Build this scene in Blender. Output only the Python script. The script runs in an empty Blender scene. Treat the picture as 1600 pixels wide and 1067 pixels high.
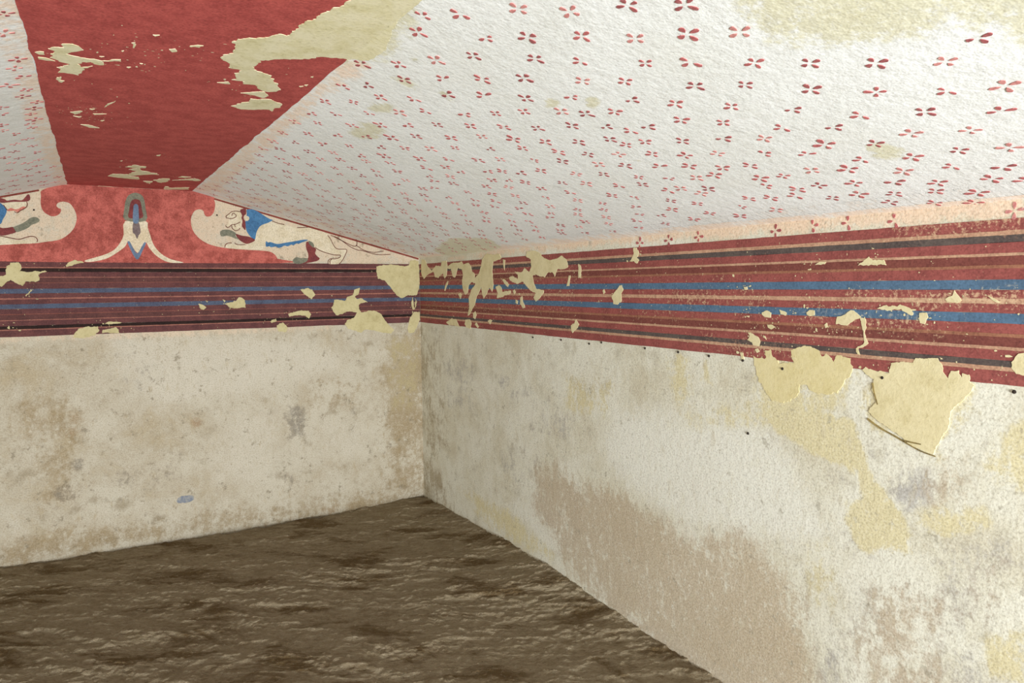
import bpy, bmesh, math, random
import numpy as np
from mathutils import Matrix, Vector

scene = bpy.context.scene
COL = scene.collection

# ------------------------------------------------------------------ camera
# room axes: back wall is the plane Y=0, right-hand wall the plane X=0, floor about Z=0, metres
CAM_POS = (-1.8356, -4.4102, 1.45)
YAW, PITCH, ROLL = 0.524307, -0.080841, -0.008934
FOCAL_PX = 1092.87
cam_data = bpy.data.cameras.new('camera')
cam = bpy.data.objects.new('camera', cam_data)
COL.objects.link(cam)
fw = Vector((math.sin(YAW)*math.cos(PITCH), math.cos(YAW)*math.cos(PITCH), math.sin(PITCH)))
rt = Vector((math.cos(YAW), -math.sin(YAW), 0))
up = rt.cross(fw)
r2 = rt*math.cos(ROLL) + up*math.sin(ROLL)
u2 = -rt*math.sin(ROLL) + up*math.cos(ROLL)
m = Matrix((r2, u2, -fw)).transposed().to_4x4()
m.translation = CAM_POS
cam.matrix_world = m
cam_data.sensor_width = 36
cam_data.lens = FOCAL_PX/1600*36
cam_data.clip_start = 0.02
scene.camera = cam

# ------------------------------------------------------------------ light
world = bpy.data.worlds.new('world')
scene.world = world
world.use_nodes = True
bg = world.node_tree.nodes['Background']
bg.inputs[0].default_value = (0.97, 0.985, 1.0, 1)
bg.inputs[1].default_value = 0.25

def area(name, loc, target, size, size_y, power, color):
    d = bpy.data.lights.new(name, 'AREA')
    d.shape = 'RECTANGLE'; d.size = size; d.size_y = size_y; d.energy = power; d.color = color
    o = bpy.data.objects.new(name, d)
    COL.objects.link(o)
    o.location = loc
    o.rotation_euler = (Vector(target) - Vector(loc)).to_track_quat('-Z', 'Y').to_euler()
    return o
# the entrance passage with its lamps is behind the camera
area('entrance_lamp', (-1.8, -8.6, 0.25), (-1.3, -1.0, 1.5), 2.6, 0.7, 660, (0.945, 0.98, 1.0))
scene.view_settings.view_transform = 'Standard'
scene.view_settings.look = 'None'
scene.view_settings.gamma = 1
scene.view_settings.use_curve_mapping = False
scene.view_settings.exposure = 0.16

# ------------------------------------------------------------------ helpers
def lin(c):
    r = []
    for v in c[:3]:
        v = v/255
        r.append(v/12.92 if v <= 0.04045 else ((v+0.055)/1.055)**2.4)
    return (r[0], r[1], r[2], 1)

class Mat:
    """node-tree builder: every surface is a mix of colours driven by noise and by painted stain masks"""
    def __init__(s, name, rough=0.92, spec=0.15):
        s.m = bpy.data.materials.new(name); s.m.use_nodes = True
        s.t = s.m.node_tree; s.n = s.t.nodes; s.l = s.t.links
        s.b = s.n['Principled BSDF']
        s.b.inputs['Roughness'].default_value = rough
        s.b.inputs['Specular IOR Level'].default_value = spec
        s.pos = s.n.new('ShaderNodeNewGeometry').outputs['Position']
    def put(s, sock, v):
        if isinstance(v, bpy.types.NodeSocket): s.l.new(v, sock)
        else: sock.default_value = v
    def vec(s, scale=(1, 1, 1), off=(0, 0, 0)):
        n = s.n.new('ShaderNodeMapping'); s.l.new(s.pos, n.inputs[0])
        n.inputs['Location'].default_value = off; n.inputs['Scale'].default_value = scale
        return n.outputs[0]
    def noise(s, scale, detail=4, rough=0.55, vec=None, dist=0.0, off=0.0):
        n = s.n.new('ShaderNodeTexNoise')
        s.l.new(vec if vec is not None else s.vec(off=(off, off*1.7, off*.3)), n.inputs['Vector'])
        n.inputs['Scale'].default_value = scale; n.inputs['Detail'].default_value = detail
        n.inputs['Roughness'].default_value = rough; n.inputs['Distortion'].default_value = dist
        return n.outputs['Fac']
    def step(s, v, a, b, lo=0.0, hi=1.0):
        n = s.n.new('ShaderNodeMapRange'); n.interpolation_type = 'SMOOTHSTEP'
        s.put(n.inputs['Value'], v)
        n.inputs['From Min'].default_value = a; n.inputs['From Max'].default_value = b
        n.inputs['To Min'].default_value = lo; n.inputs['To Max'].default_value = hi
        return n.outputs[0]
    def math(s, op, a, b=0.0, c=0.0):
        n = s.n.new('ShaderNodeMath'); n.operation = op
        s.put(n.inputs[0], a); s.put(n.inputs[1], b)
        if op == 'MULTIPLY_ADD': s.put(n.inputs[2], c)
        return n.outputs[0]
    def mix(s, f, a, b):
        n = s.n.new('ShaderNodeMix'); n.data_type = 'RGBA'
        s.put(n.inputs[0], f); s.put(n.inputs[6], a); s.put(n.inputs[7], b)
        return n.outputs[2]
    def attr(s, name):
        n = s.n.new('ShaderNodeAttribute'); n.attribute_name = name
        return n.outputs['Fac']
    def bump(s, h, strength=0.4, dist=0.01):
        n = s.n.new('ShaderNodeBump'); n.inputs['Strength'].default_value = strength
        n.inputs['Distance'].default_value = dist
        s.put(n.inputs['Height'], h); s.l.new(n.outputs[0], s.b.inputs['Normal'])
    def color(s, c):
        s.put(s.b.inputs['Base Color'], c); return s.m

# numpy value noise, used for uneven stone and ragged edges
_rs = np.random.RandomState(7)
_T = _rs.rand(256, 256)
def vnoise(x, y):
    xi = np.floor(x).astype(int); yi = np.floor(y).astype(int)
    fx = x-xi; fy = y-yi
    fx = fx*fx*(3-2*fx); fy = fy*fy*(3-2*fy)
    a = _T[xi % 256, yi % 256]; b = _T[(xi+1) % 256, yi % 256]
    c = _T[xi % 256, (yi+1) % 256]; d = _T[(xi+1) % 256, (yi+1) % 256]
    return (a*(1-fx)+b*fx)*(1-fy)+(c*(1-fx)+d*fx)*fy
def fbm(x, y, octaves=4, gain=0.5):
    x = np.asarray(x, float); y = np.asarray(y, float)
    t = 0; a = 1.0; s = 0
    for o in range(octaves):
        t = t + a*(vnoise(x*2**o+17.3*o, y*2**o+9.1*o)-0.5); s += a; a *= gain
    return t/s*2

def link(name, me, parent=None, mat=None):
    o = bpy.data.objects.new(name, me)
    COL.objects.link(o)
    if parent is not None: o.parent = parent
    if mat is not None and not me.materials: me.materials.append(mat)
    return o
def tag(o, label=None, category=None, kind=None, group=None):
    if label: o['label'] = label
    if category: o['category'] = category
    if kind: o['kind'] = kind
    if group: o['group'] = group
    return o

# surfaces: (a, b, h) in metres -> world point; h is the distance off the surface into the room
W_LEFT = -3.36
Y_FRONT = -5.2
Z_BEAM, Z_WALL = 2.0, 1.636
def edge_right(y): return -1.384 + 0.0305*(-y)
def edge_left(y): return -1.984 + 0.0097*(-y)
def on_back(a, b, h=0): return (a, -h, b)
def on_right(a, b, h=0): return (-h, a, b)
def on_beam(a, b, h=0): return (a, b, Z_BEAM-h)
def on_slope_right(y, s, h=0):
    x0 = edge_right(y); l = math.hypot(x0, Z_BEAM-Z_WALL); ux, uz = -x0/l, (Z_WALL-Z_BEAM)/l
    return (x0+s*ux+h*uz, y, Z_BEAM+s*uz-h*ux)
def on_slope_left(y, s, h=0):
    x0 = edge_left(y); l = math.hypot(W_LEFT-x0, Z_BEAM-Z_WALL); ux, uz = (W_LEFT-x0)/l, (Z_WALL-Z_BEAM)/l
    return (x0+s*ux-h*uz, y, Z_BEAM+s*uz+h*ux)

def smooth_poly(p, closed=True, n=5):
    p = np.array(p, float); N = len(p); out = []
    rng_ = range(N) if closed else range(N-1)
    for i in rng_:
        if closed: a, b, c, d = p[i-1], p[i], p[(i+1) % N], p[(i+2) % N]
        else: a, b, c, d = p[max(i-1, 0)], p[i], p[i+1], p[min(i+2, N-1)]
        for k in range(n):
            t = k/n
            out.append(0.5*((2*b)+(-a+c)*t+(2*a-5*b+4*c-d)*t*t+(-a+3*b-3*c+d)*t**3))
    if not closed: out.append(p[-1])
    return np.array(out)
def ragged(p, step=5.0, amp=3.0, freq=1/14, seed=0.0):
    p = np.array(p, float); out = []
    for i in range(len(p)):
        a, b = p[i], p[(i+1) % len(p)]
        k = max(1, min(60, int(np.hypot(*(b-a))/step)))
        for j in range(k): out.append(a+(b-a)*j/k)
    o = np.array(out)
    dx = fbm(o[:, 0]*freq+seed, o[:, 1]*freq+3.1, 3, 0.6)
    dy = fbm(o[:, 0]*freq+51.7+seed, o[:, 1]*freq+22.9, 3, 0.6)
    o[:, 0] += dx*amp; o[:, 1] += dy*amp
    return o
def sheet(name, pts_mm, surf, h0, h1, parent, mat):
    """a thin layer with the given outline lying on a surface: top face and edge"""
    p = np.array(pts_mm)/1000.0
    area2 = np.sum(p[:, 0]*np.roll(p[:, 1], -1)-np.roll(p[:, 0], -1)*p[:, 1])
    n = len(p)
    top = [surf(a, b, h1) for a, b in p]; bot = [surf(a, b, h0) for a, b in p]
    f = [list(range(n))]+[[i, i+n, (i+1) % n+n, (i+1) % n] for i in range(n)]
    me = bpy.data.meshes.new(name)
    me.from_pydata(top+bot, [], f)
    # make the face look into the room
    bm = bmesh.new(); bm.from_mesh(me); bm.faces.ensure_lookup_table()
    want = Vector(surf(p[0][0], p[0][1], 1.0))-Vector(surf(p[0][0], p[0][1], 0.0))
    bm.faces[0].normal_update()
    if bm.faces[0].normal.dot(want) < 0: bmesh.ops.reverse_faces(bm, faces=bm.faces[:])
    bmesh.ops.triangulate(bm, faces=[bm.faces[0]], ngon_method='EAR_CLIP')
    bm.to_mesh(me); bm.free()
    return link(name, me, parent, mat)
def ribbon(pts_mm, w0, w1=None):
    """closed outline (mm) of a brush stroke along a path"""
    p = smooth_poly(pts_mm, False, 5); w1 = w0 if w1 is None else w1
    d = np.gradient(p, axis=0); d /= np.maximum(np.hypot(d[:, 0], d[:, 1]), 1e-6)[:, None]
    nrm = np.c_[-d[:, 1], d[:, 0]]
    w = np.linspace(w0, w1, len(p))*(0.85+0.3*np.abs(fbm(np.arange(len(p))*.4, p[:, 0]*.1)))
    return np.vstack([p+nrm*w[:, None]/2, (p-nrm*w[:, None]/2)[::-1]])
def sdf_mask(A, B, poly, soft):
    """0..1 inside the outline, fading over `soft` (all in mm) around its border"""
    p = np.array(poly, float)
    lo = p.min(0)-soft*1.5; hi = p.max(0)+soft*1.5
    sel = (A >= lo[0]) & (A <= hi[0]) & (B >= lo[1]) & (B <= hi[1])
    out = np.zeros(A.shape)
    if not sel.any(): return out
    x = A[sel]; y = B[sel]; d = np.full(x.shape, 1e9); ins = np.zeros(x.shape, bool)
    for i in range(len(p)):
        a, b = p[i-1], p[i]; e = b-a; L2 = max(e@e, 1e-9)
        t = np.clip(((x-a[0])*e[0]+(y-a[1])*e[1])/L2, 0, 1)
        d = np.minimum(d, np.hypot(x-a[0]-t*e[0], y-a[1]-t*e[1]))
        c = ((a[1] > y) != (b[1] > y))
        ins ^= c & (x < (b[0]-a[0])*(y-a[1])/((b[1]-a[1]) if b[1] != a[1] else 1e-9)+a[0])
    sd = np.where(ins, d, -d)
    t = np.clip(sd/soft*0.5+0.5, 0, 1)
    out[sel] = t*t*(3-2*t)
    return out
CH = {'y': 'yellow', 'b': 'brown', 'g': 'grey', 'p': 'pink', 'w': 'white', 'd': 'olive'}  # d is an olive-brown tone
def grid_mesh(name, us, vs, fn, stains=(), parent=None, mat=None):
    """regular grid over (u, v) with stain masks as point attributes"""
    U, V = np.meshgrid(us, vs, indexing='ij')
    n, k = U.shape
    co = np.array([fn(a, b) for a, b in zip(U.ravel(), V.ravel())])
    idx = np.arange(n*k).reshape(n, k)
    q = np.stack([idx[:-1, :-1], idx[1:, :-1], idx[1:, 1:], idx[:-1, 1:]], -1).reshape(-1, 4)
    me = bpy.data.meshes.new(name)
    me.from_pydata(co.tolist(), [], q.tolist())
    masks = {c: np.zeros(U.shape) for c in CH}
    for c, soft, strength, poly in stains:
        masks[c] = np.maximum(masks[c], strength*sdf_mask(U*1000, V*1000, poly, soft*{'b': 1.5, 'y': 1.0}.get(c, 1.2)))
    for c, nm in CH.items():
        at = me.attributes.new(nm, 'FLOAT', 'POINT'); at.data.foreach_set('value', masks[c].ravel().astype(np.float32))
    return link(name, me, parent, mat)

# ------------------------------------------------------------------ outlines measured on the walls (millimetres)
DATA = {}
DATA['support'] = [[-1984,1998],[-1854.9,1998],[-1688.5,1998],[-1514.6,1998],[-1376.5,1998],[-1277.1,1982.8],[-1268.5,1956.6],[-1263.6,1932.2],[-1266.6,1907.3],[-1273.4,1882.3],
 [-1289.6,1863.1],[-1305.2,1857.1],[-1316.6,1859.9],[-1323.8,1871.9],[-1326.9,1888.1],[-1338,1895.8],[-1353.2,1897.2],[-1372.4,1888.2],[-1386.4,1869.3],
 [-1395,1844.5],[-1396.2,1816],[-1391.7,1787.6],[-1381.4,1763.5],[-1363.5,1739.4],[-1337.7,1717.5],[-1303.9,1699.7],[-1265.7,1688],[-1222.9,1680.5],[-1167.7,1675.2],
 [-1099.5,1670.9],[-1038.3,1668.9],[-984.6,1665.5],[-955.6,1657.3],[-937.2,1642.5],[-925.2,1620.9],[-921.9,1593.5],[-2412.1,1593.5],[-2408.8,1620.9],[-2396.8,1642.5],
 [-2378.4,1657.4],[-2349.4,1665.5],[-2284.6,1675.2],[-2199.7,1682.5],[-2137.8,1687.5],[-2090.5,1696],[-2049,1704.4],[-2016.3,1718.4],[-1989.5,1739.9],[-1968.7,1767],
 [-1955.8,1797.7],[-1951,1828.2],[-1954.5,1854.5],[-1963.2,1876.7],[-1978.2,1898.6],[-1997.1,1907],[-2016.3,1906],[-2032.6,1897.8],[-2038.1,1884.4],[-2030.7,1873.6],
 [-2018.3,1866.7],[-2024.1,1847.7],[-2039.1,1834],[-2061.5,1829.3],[-2083,1839.6],[-2100.7,1859.2],[-2106.8,1892.2],[-2103.3,1929.3],[-2092.5,1965.3]]
DATA['motif'] = {"wings":[[-1726.2,1815.7],[-1625,1819.5],[-1617.4,1784.7],[-1607.9,1747.8],[-1595.2,1698.3],[-1574.4,1661.3],[-1545.5,1632.4],[-1504.6,1609.8],[-1443.5,1593.4],
 [-1497.7,1590.9],[-1539.3,1601],[-1583.2,1631.9],[-1615,1673],[-1634,1703.7],[-1673.6,1643.1],[-1712.5,1708.1],[-1731.9,1679.1],[-1765.6,1649.9],[-1817.1,1614.7],
 [-1870.5,1598],[-1912.4,1592.4],[-1925.8,1599.5],[-1880.1,1616],[-1826.7,1634.8],[-1782.9,1661.8],[-1752.4,1703.1],[-1736,1744.2]],"arch":[[-1727,1821.8],
 [-1725.8,1886.8],[-1716.4,1931.8],[-1700.8,1959],[-1671.1,1972.8],[-1642.3,1964.2],[-1628.8,1940.5],[-1623.6,1891.5],[-1624.9,1821.5]],"inner":[[-1706.6,1834.8],
 [-1703.9,1875.6],[-1695.5,1916.6],[-1683.9,1933.5],[-1669.1,1938.3],[-1651.1,1933.1],[-1644.6,1915.1],[-1640.8,1878.4],[-1640.8,1837.4]],"tongue":[[-1687.6,1813.1],
 [-1683,1888.7],[-1677.8,1907.3],[-1668.5,1911.9],[-1659.7,1904.1],[-1658,1877.6],[-1661.1,1812]],"drop":[[-1686.6,1811.1],[-1660.3,1812],[-1653.6,1758.9],
 [-1663.5,1742.1],[-1672.5,1721.3],[-1681.6,1745.7],[-1692,1757.7]],"chevron":[[-1720,1701.8],[-1708.9,1706.1],[-1695.8,1675.7],[-1675.5,1641],[-1655.7,1672.3],
 [-1637.7,1703.6],[-1630.7,1695.5],[-1649.1,1655.9],[-1663.5,1622.6],[-1677,1608],[-1690.9,1624.3],[-1707.3,1663.1]]}
DATA['lion'] = {"body":[[-1019.4,1813.1],[-949.6,1847],[-888.4,1829.4],[-802.5,1812.4],[-730.2,1816.8],[-669.5,1804.6],[-616.8,1777.5],[-596.9,1745.2],[-577,1712.7],[-552.6,1684.2],
 [-497.4,1683],[-507,1647.4],[-529.3,1609.7],[-551,1592],[-609.9,1591.6],[-617.7,1608.9],[-596.4,1623.5],[-550,1628.2],[-536.7,1647],[-612,1658.4],[-657.1,1674.1],
 [-693.5,1691.9],[-736.9,1733.7],[-773.3,1728.8],[-853.3,1710.9],[-912.4,1699.7],[-989.7,1688.3],[-1024.5,1672.8],[-1106.8,1676.4],[-1191.2,1676.8],[-1223.4,1685.8],
 [-1204.8,1699.6],[-1175.6,1704.1],[-1153.8,1700.7],[-1109.5,1701.6],[-1082.9,1717.7],[-1059,1757.3],[-1042.9,1788.9]],"mane":[[-1090.6,1907],[-1058,1910.6],
 [-1033.9,1901.1],[-1009.7,1887.3],[-985.5,1871.3],[-961,1857.3],[-944.5,1851.5],[-970.1,1835.5],[-995.4,1826],[-1016.5,1814.6],[-1031.6,1795],[-1042.8,1769.1],
 [-1050.2,1734.8],[-1064.4,1738.7],[-1080.1,1755.3],[-1095.4,1780.3],[-1100.5,1805.5],[-1101.5,1830.7],[-1096.7,1852],[-1091.4,1885.9]],"collar":[[-1129,1901.1],
 [-1110.6,1912.4],[-1100.2,1919.2],[-1094.7,1906.9],[-1095.6,1881.6],[-1106,1872.7],[-1110.7,1855.7],[-1101.4,1835],[-1103.1,1788.5],[-1114.9,1798.7],[-1122.3,1813.2],
 [-1117.4,1838.6],[-1122.6,1859.4],[-1118.1,1872.2]],"ear":[[-1104.6,1855.9],[-1096.1,1868.9],[-1084,1867.3],[-1078.3,1856.9],[-1084.9,1844],[-1097.1,1841.5]],
 "face":[[-1207.9,1862.3],[-1191.3,1883.8],[-1159.2,1895.6],[-1127.1,1899.1],[-1118.3,1868],[-1117.4,1838.6],[-1122.3,1813.2],[-1131,1796],[-1143.5,1785.1],
 [-1163.5,1783.3],[-1177,1794.6],[-1178.2,1813.3],[-1194.5,1802.3],[-1210,1808.1],[-1197.6,1823.1],[-1192.7,1848.3]],"paw":[[-1242.8,1771.7],[-1230.7,1782.4],
 [-1206.9,1787.3],[-1179.4,1781.9],[-1156.2,1765.8],[-1160.7,1753.1],[-1141.5,1732.6],[-1161.3,1736.3],[-1184.8,1746.2],[-1208.3,1751.8],[-1224.2,1747.2],
 [-1239.8,1748.9]],"foreleg":[[-1156.3,1763.7],[-1124.6,1754.1],[-1084.4,1748.8],[-1054.3,1734.7],[-1052.6,1726.3],[-1069.3,1715.2],[-1098.1,1706.1],[-1122,1716.2],
 [-1141.5,1730.5],[-1154.8,1751.2]],"belly_fringe":[[-988.4,1723.8],[-975.3,1717],[-961.8,1720.5],[-923.6,1709.4],[-872.7,1718.5],[-821.2,1727.7],[-764.9,1739.1],
 [-736.8,1736.9],[-773.5,1722.7],[-797.8,1712.1],[-805.7,1716],[-829.9,1702.6],[-837.6,1708.1],[-861.7,1696.8],[-881.2,1700.4],[-897.1,1690.9],[-916.7,1686.5],
 [-931.9,1693.4],[-959.1,1688.9],[-970.4,1694.6],[-989.6,1692.3]],"hind_leg":[[-747.3,1725.3],[-733.1,1725.6],[-721.6,1705.6],[-697.6,1691.8],[-689.9,1677.7],
 [-696.7,1657.2],[-683,1636.9],[-669,1624.8],[-683.8,1610.3],[-716.8,1601.8],[-761.6,1593.3],[-781.7,1593.2],[-757,1611.6],[-740.3,1628.1],[-739.5,1652.5],
 [-748.7,1680.7],[-752,1705]],"thigh":[[-732.9,1731.7],[-712.9,1724.1],[-701.2,1706],[-705.8,1691.7],[-721.7,1703.6],[-733.4,1717.5]],"hind_paw":[[-832.9,1614.9],
 [-812.4,1631.3],[-784.7,1625.5],[-744.4,1626],[-749,1607.7],[-777.7,1593.2],[-809.8,1590.1],[-831.4,1598.9]],"strokes":[[[-1202.4,1852.1],[-1207.9,1862.3],
 [-1191.5,1877.5],[-1175.2,1890.7],[-1151.2,1895.9],[-1127.4,1892.8]],[[-1200.3,1854.2],[-1176.8,1851],[-1152.4,1864.5],[-1155.8,1879]],[[-1176.1,1867.7],
 [-1169.6,1882.6],[-1157.7,1881]],[[-1211.9,1810.1],[-1204.4,1799.9],[-1192.5,1802.4],[-1178.1,1815.4],[-1154.1,1820.5],[-1129.6,1833.9]],[[-1178.3,1811.2],
 [-1175,1794.6],[-1159.5,1782.5],[-1141.4,1787.3],[-1133,1798.1]],[[-1158.7,1803.5],[-1162.2,1816]],[[-1220.9,1682.6],[-1216.3,1699.4],[-1202.1,1708.1],
 [-1182.2,1710.6]],[[-1166.3,1711],[-1150.7,1700.8],[-1106.4,1701.7]],[[-693.5,1691.9],[-669.4,1676],[-632.7,1662.2],[-578.9,1648.6],[-538.9,1647],[-543.5,1632.4],
 [-571.2,1623.8],[-600.6,1623.5],[-615.6,1610.9],[-618.1,1594.4]],[[-592.2,1623.6],[-605.2,1609],[-603.6,1591.6]],[[-614.9,1769.4],[-596.9,1745.2],[-581.2,1712.6],
 [-556.7,1686.2],[-497.4,1683],[-507,1647.4],[-529.3,1609.7],[-546.8,1592.9]],[[-802.5,1810.4],[-762.5,1813.7],[-726.1,1816.9]],[[-949.6,1847],[-911.6,1833.4],
 [-876.8,1827.9]]],"tail":[[[-596.2,1769.9],[-550.5,1754.6],[-509,1726.6],[-462.7,1696.2],[-419,1680.2],[-398,1679.2],[-321.6,1658.9],[-269.7,1653.4],[-203.8,1657.4]],
 [[-575.5,1762.2],[-525.6,1738.6],[-475.1,1714.8],[-436.6,1705.1],[-427.3,1728.4],[-433.1,1753.4]],[[-435,1712.2],[-378.9,1679.6],[-314.9,1668.2],[-249.5,1678.6]]]}
 
DATA['lion2'] = {"collar":[[-2295,1915.3],[-2277.4,1912.6],[-2256.9,1906.5],[-2248.3,1899.7],[-2217.9,1906.7],[-2187.7,1904.6],[-2171.5,1921.9],[-2158.5,1937.3],[-2151.2,1930.4],
 [-2150.6,1912.1],[-2163.5,1900.4],[-2194.2,1897],[-2224.5,1895.5],[-2260.9,1888.2],[-2278.7,1889.1],[-2296.4,1890]],"mane":[[-2296.5,1888.2],[-2278.8,1887.3],
 [-2270.2,1880.5],[-2253.7,1856],[-2258.1,1830.4],[-2271.5,1804.5],[-2278.4,1786.1],[-2290.7,1778.4],[-2307.7,1792.3],[-2335.6,1820],[-2378.3,1836],[-2344.5,1869.7]],
 "lips":[[-2250.9,1852.5],[-2235.3,1864.1],[-2217.5,1857.6],[-2202.2,1862],[-2183.3,1873.8],[-2169.7,1870.8],[-2180.8,1862.9],[-2196.6,1853.1],[-2209.2,1843.4],
 [-2221,1850.2],[-2245.2,1847.3]],"paw":[[-2228.5,1767.8],[-2194.1,1785.5],[-2168.6,1804.8],[-2155.7,1816.3],[-2133.8,1822.7],[-2118.7,1814.1],[-2116.2,1803.1],
 [-2129.2,1791.5],[-2151.4,1781.5],[-2164.4,1768.1],[-2189.8,1752.6],[-2217.7,1742.6],[-2225.9,1758.8]],"foreleg":[[-2303,1770.8],[-2285.6,1764.1],[-2273.9,1760.9],
 [-2252.8,1763.4],[-2228.5,1767.8],[-2217.6,1744.4],[-2245.5,1730.8],[-2273,1722.8],[-2287.8,1724.2],[-2305.2,1730.9]],"face":[[-2267.1,1884.3],[-2224.6,1893.6],
 [-2188.2,1895.5],[-2166.7,1898.4],[-2166.6,1870.9],[-2190.4,1855.2],[-2209.3,1841.6],[-2224.2,1846.4],[-2248.1,1849]],"strokes":[[[-2305.6,1723.7],[-2270.3,1717.4],
 [-2240.6,1710.8],[-2207.5,1706.2],[-2179.5,1716.1],[-2157.6,1722.2],[-2139.3,1719],[-2130.6,1706.2],[-2132.9,1693.2]],[[-2166.7,1898.4],[-2164.3,1885.7],
 [-2169.7,1870.8],[-2184,1859.1],[-2196.7,1851.3],[-2209.4,1840.5],[-2221.2,1846.5]],[[-2250.9,1852.5],[-2264.5,1877.2]]]}
DATA['patch_slope'] = [[-2705.9,3.7],[-2745.3,36.8],[-2814.8,47.1],[-2923.1,24.8],[-3025.8,1],[-3146.8,1],[-3252.2,1],[-3213.5,1],[-3037.7,1],[-2835.1,1],[-2685,1.1]]
DATA['patch_back'] = [[[-2325,1491.6],[-2320.3,1512.8],[-2299.3,1517],[-2274.4,1523.4],[-2268.5,1568.4],[-2254.2,1572.7],[-2249.9,1585.6],[-2218,1588],[-2208.1,1573],[-2205.4,1555.8],
 [-2213.4,1540.7],[-2181.4,1536.4],[-2148.5,1542.9],[-2126.8,1540.8],[-2104.5,1547.4],[-2097.5,1540.9],[-2123.6,1532.1],[-2133.1,1525.5],[-2134.7,1494.9],
 [-2151.5,1486.3],[-2191,1490.9],[-2206.5,1469.3],[-2241.4,1482.5],[-2254.7,1497.6],[-2280.4,1478.5],[-2295.2,1463.6],[-2302,1467.9]],[[-1992.5,1211.9],
 [-1970.4,1233.6],[-1942.8,1246.1],[-1880.5,1243.7],[-1877.7,1220.8],[-1902.5,1194.4],[-1957.4,1185.5],[-1999.4,1189.7]],[[-2196.8,1417.1],[-2183.3,1434.3],
 [-2171.6,1449.4],[-2170.2,1442.9],[-2181.9,1425.6],[-2191.6,1412.7]],[[-2013.9,1574.2],[-1994.2,1592.1],[-1967.2,1601.2],[-1936.8,1597],[-1929.5,1590.4],
 [-1956.8,1581.3],[-1983.7,1574.4],[-2006.9,1565.4]],[[-2284.2,1250.3],[-2276.4,1263],[-2272.8,1245.5]],[[-1863,1211.1],[-1858.7,1223.7],[-1821.5,1230.8],
 [-1798.8,1238.5],[-1784.5,1225],[-1785.4,1205.7]],[[-1849.7,1257.4],[-1830.7,1269.5],[-1793.6,1268.3],[-1767.7,1263.1],[-1775.4,1258.2],[-1831.4,1255.9]],
 [[-1236.4,1352.6],[-1199.4,1363.3],[-1173,1372],[-1154.9,1390.2],[-1137.4,1389.9],[-1122.8,1371.1],[-1117.8,1329.2],[-1157.3,1327.8],[-1205.1,1326.7],[-1217.5,1340.7]],
 [[-1377.2,1357.9],[-1364.9,1353.1],[-1344.5,1343.6],[-1332.3,1336.6],[-1349.6,1321.1],[-1366.1,1326.1]],[[-1343.1,1377.5],[-1328.8,1370.4],[-1331.3,1361.4]],
 [[-1248.1,1380.3],[-1231.3,1373.1],[-1238.1,1364.1]],[[-982,1238.3],[-967.9,1249.7],[-944.6,1258.5],[-940.5,1244.1],[-973.1,1230.9]],[[-791.4,1431.9],[-752,1441.3],
 [-722.7,1431.1],[-703.8,1400.9],[-729.5,1371.4],[-748.8,1386.7],[-777.4,1411.9]],[[-873.6,1285.7],[-815.3,1298.9],[-746.6,1302],[-732.6,1276.7],[-748.2,1252.2],
 [-767.2,1272.7],[-825.8,1274.4],[-864.7,1267.7]],[[-942.6,1219.2],[-904.2,1232.6],[-876.5,1202.1],[-891.9,1173.1],[-934.5,1179.8]],[[-595.1,1328.6],[-581.8,1364.8],
 [-538.6,1364],[-513.9,1357.5],[-500.8,1381.8],[-462.8,1393.4],[-452.3,1430.2],[-417.2,1439.1],[-424.7,1399],[-450.4,1384],[-438.2,1368.4],[-406.2,1374],
 [-368.5,1345.3],[-407.1,1343],[-426.5,1331],[-427.2,1306.3],[-408.8,1281],[-350.6,1291.9],[-311.7,1287.7],[-279.5,1264.8],[-254.1,1226.1],[-228.3,1193.5],
 [-189,1160.1],[-209.7,1135.4],[-262.7,1144],[-347.4,1163.3],[-392.5,1168.2],[-418.7,1150.5],[-456.5,1164.5],[-500.3,1178.7],[-521.4,1207.2],[-505,1234.3],
 [-460.6,1245.3],[-440.6,1281.8],[-497.1,1289.5],[-572.5,1264.1],[-596,1298.3],[-607.7,1316.8]],[[-301.1,1575.2],[-278.1,1581.6],[-258.4,1584.8],[-205.4,1590.2],
 [-145.3,1586.8],[-105,1579.4],[-74.1,1589.2],[-66.6,1617.9],[-35.7,1621.4],[-8.3,1612.1],[-3,1573.6],[-3,1464.1],[-12.5,1412.5],[-26.9,1386.9],[-88.9,1384.6],
 [-130.2,1366.1],[-170.1,1389],[-209,1440.2],[-247.7,1484.6],[-280.2,1497.3],[-293.3,1497.3],[-301.9,1541]],[[-46.6,1274.3],[-5.1,1269.9],[-3.9,1224.4],
 [-24.4,1179.6],[-46.2,1134.9],[-87.6,1133.4],[-93.8,1162.8],[-78.5,1233.2]],[[-54.8,1374.4],[-47.7,1322.7],[-42.8,1290.3],[-56.6,1290.7],[-66.3,1323.2]],
 [[-32.9,1367.6],[-24.6,1335.2],[-39.4,1290.3]]]
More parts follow.
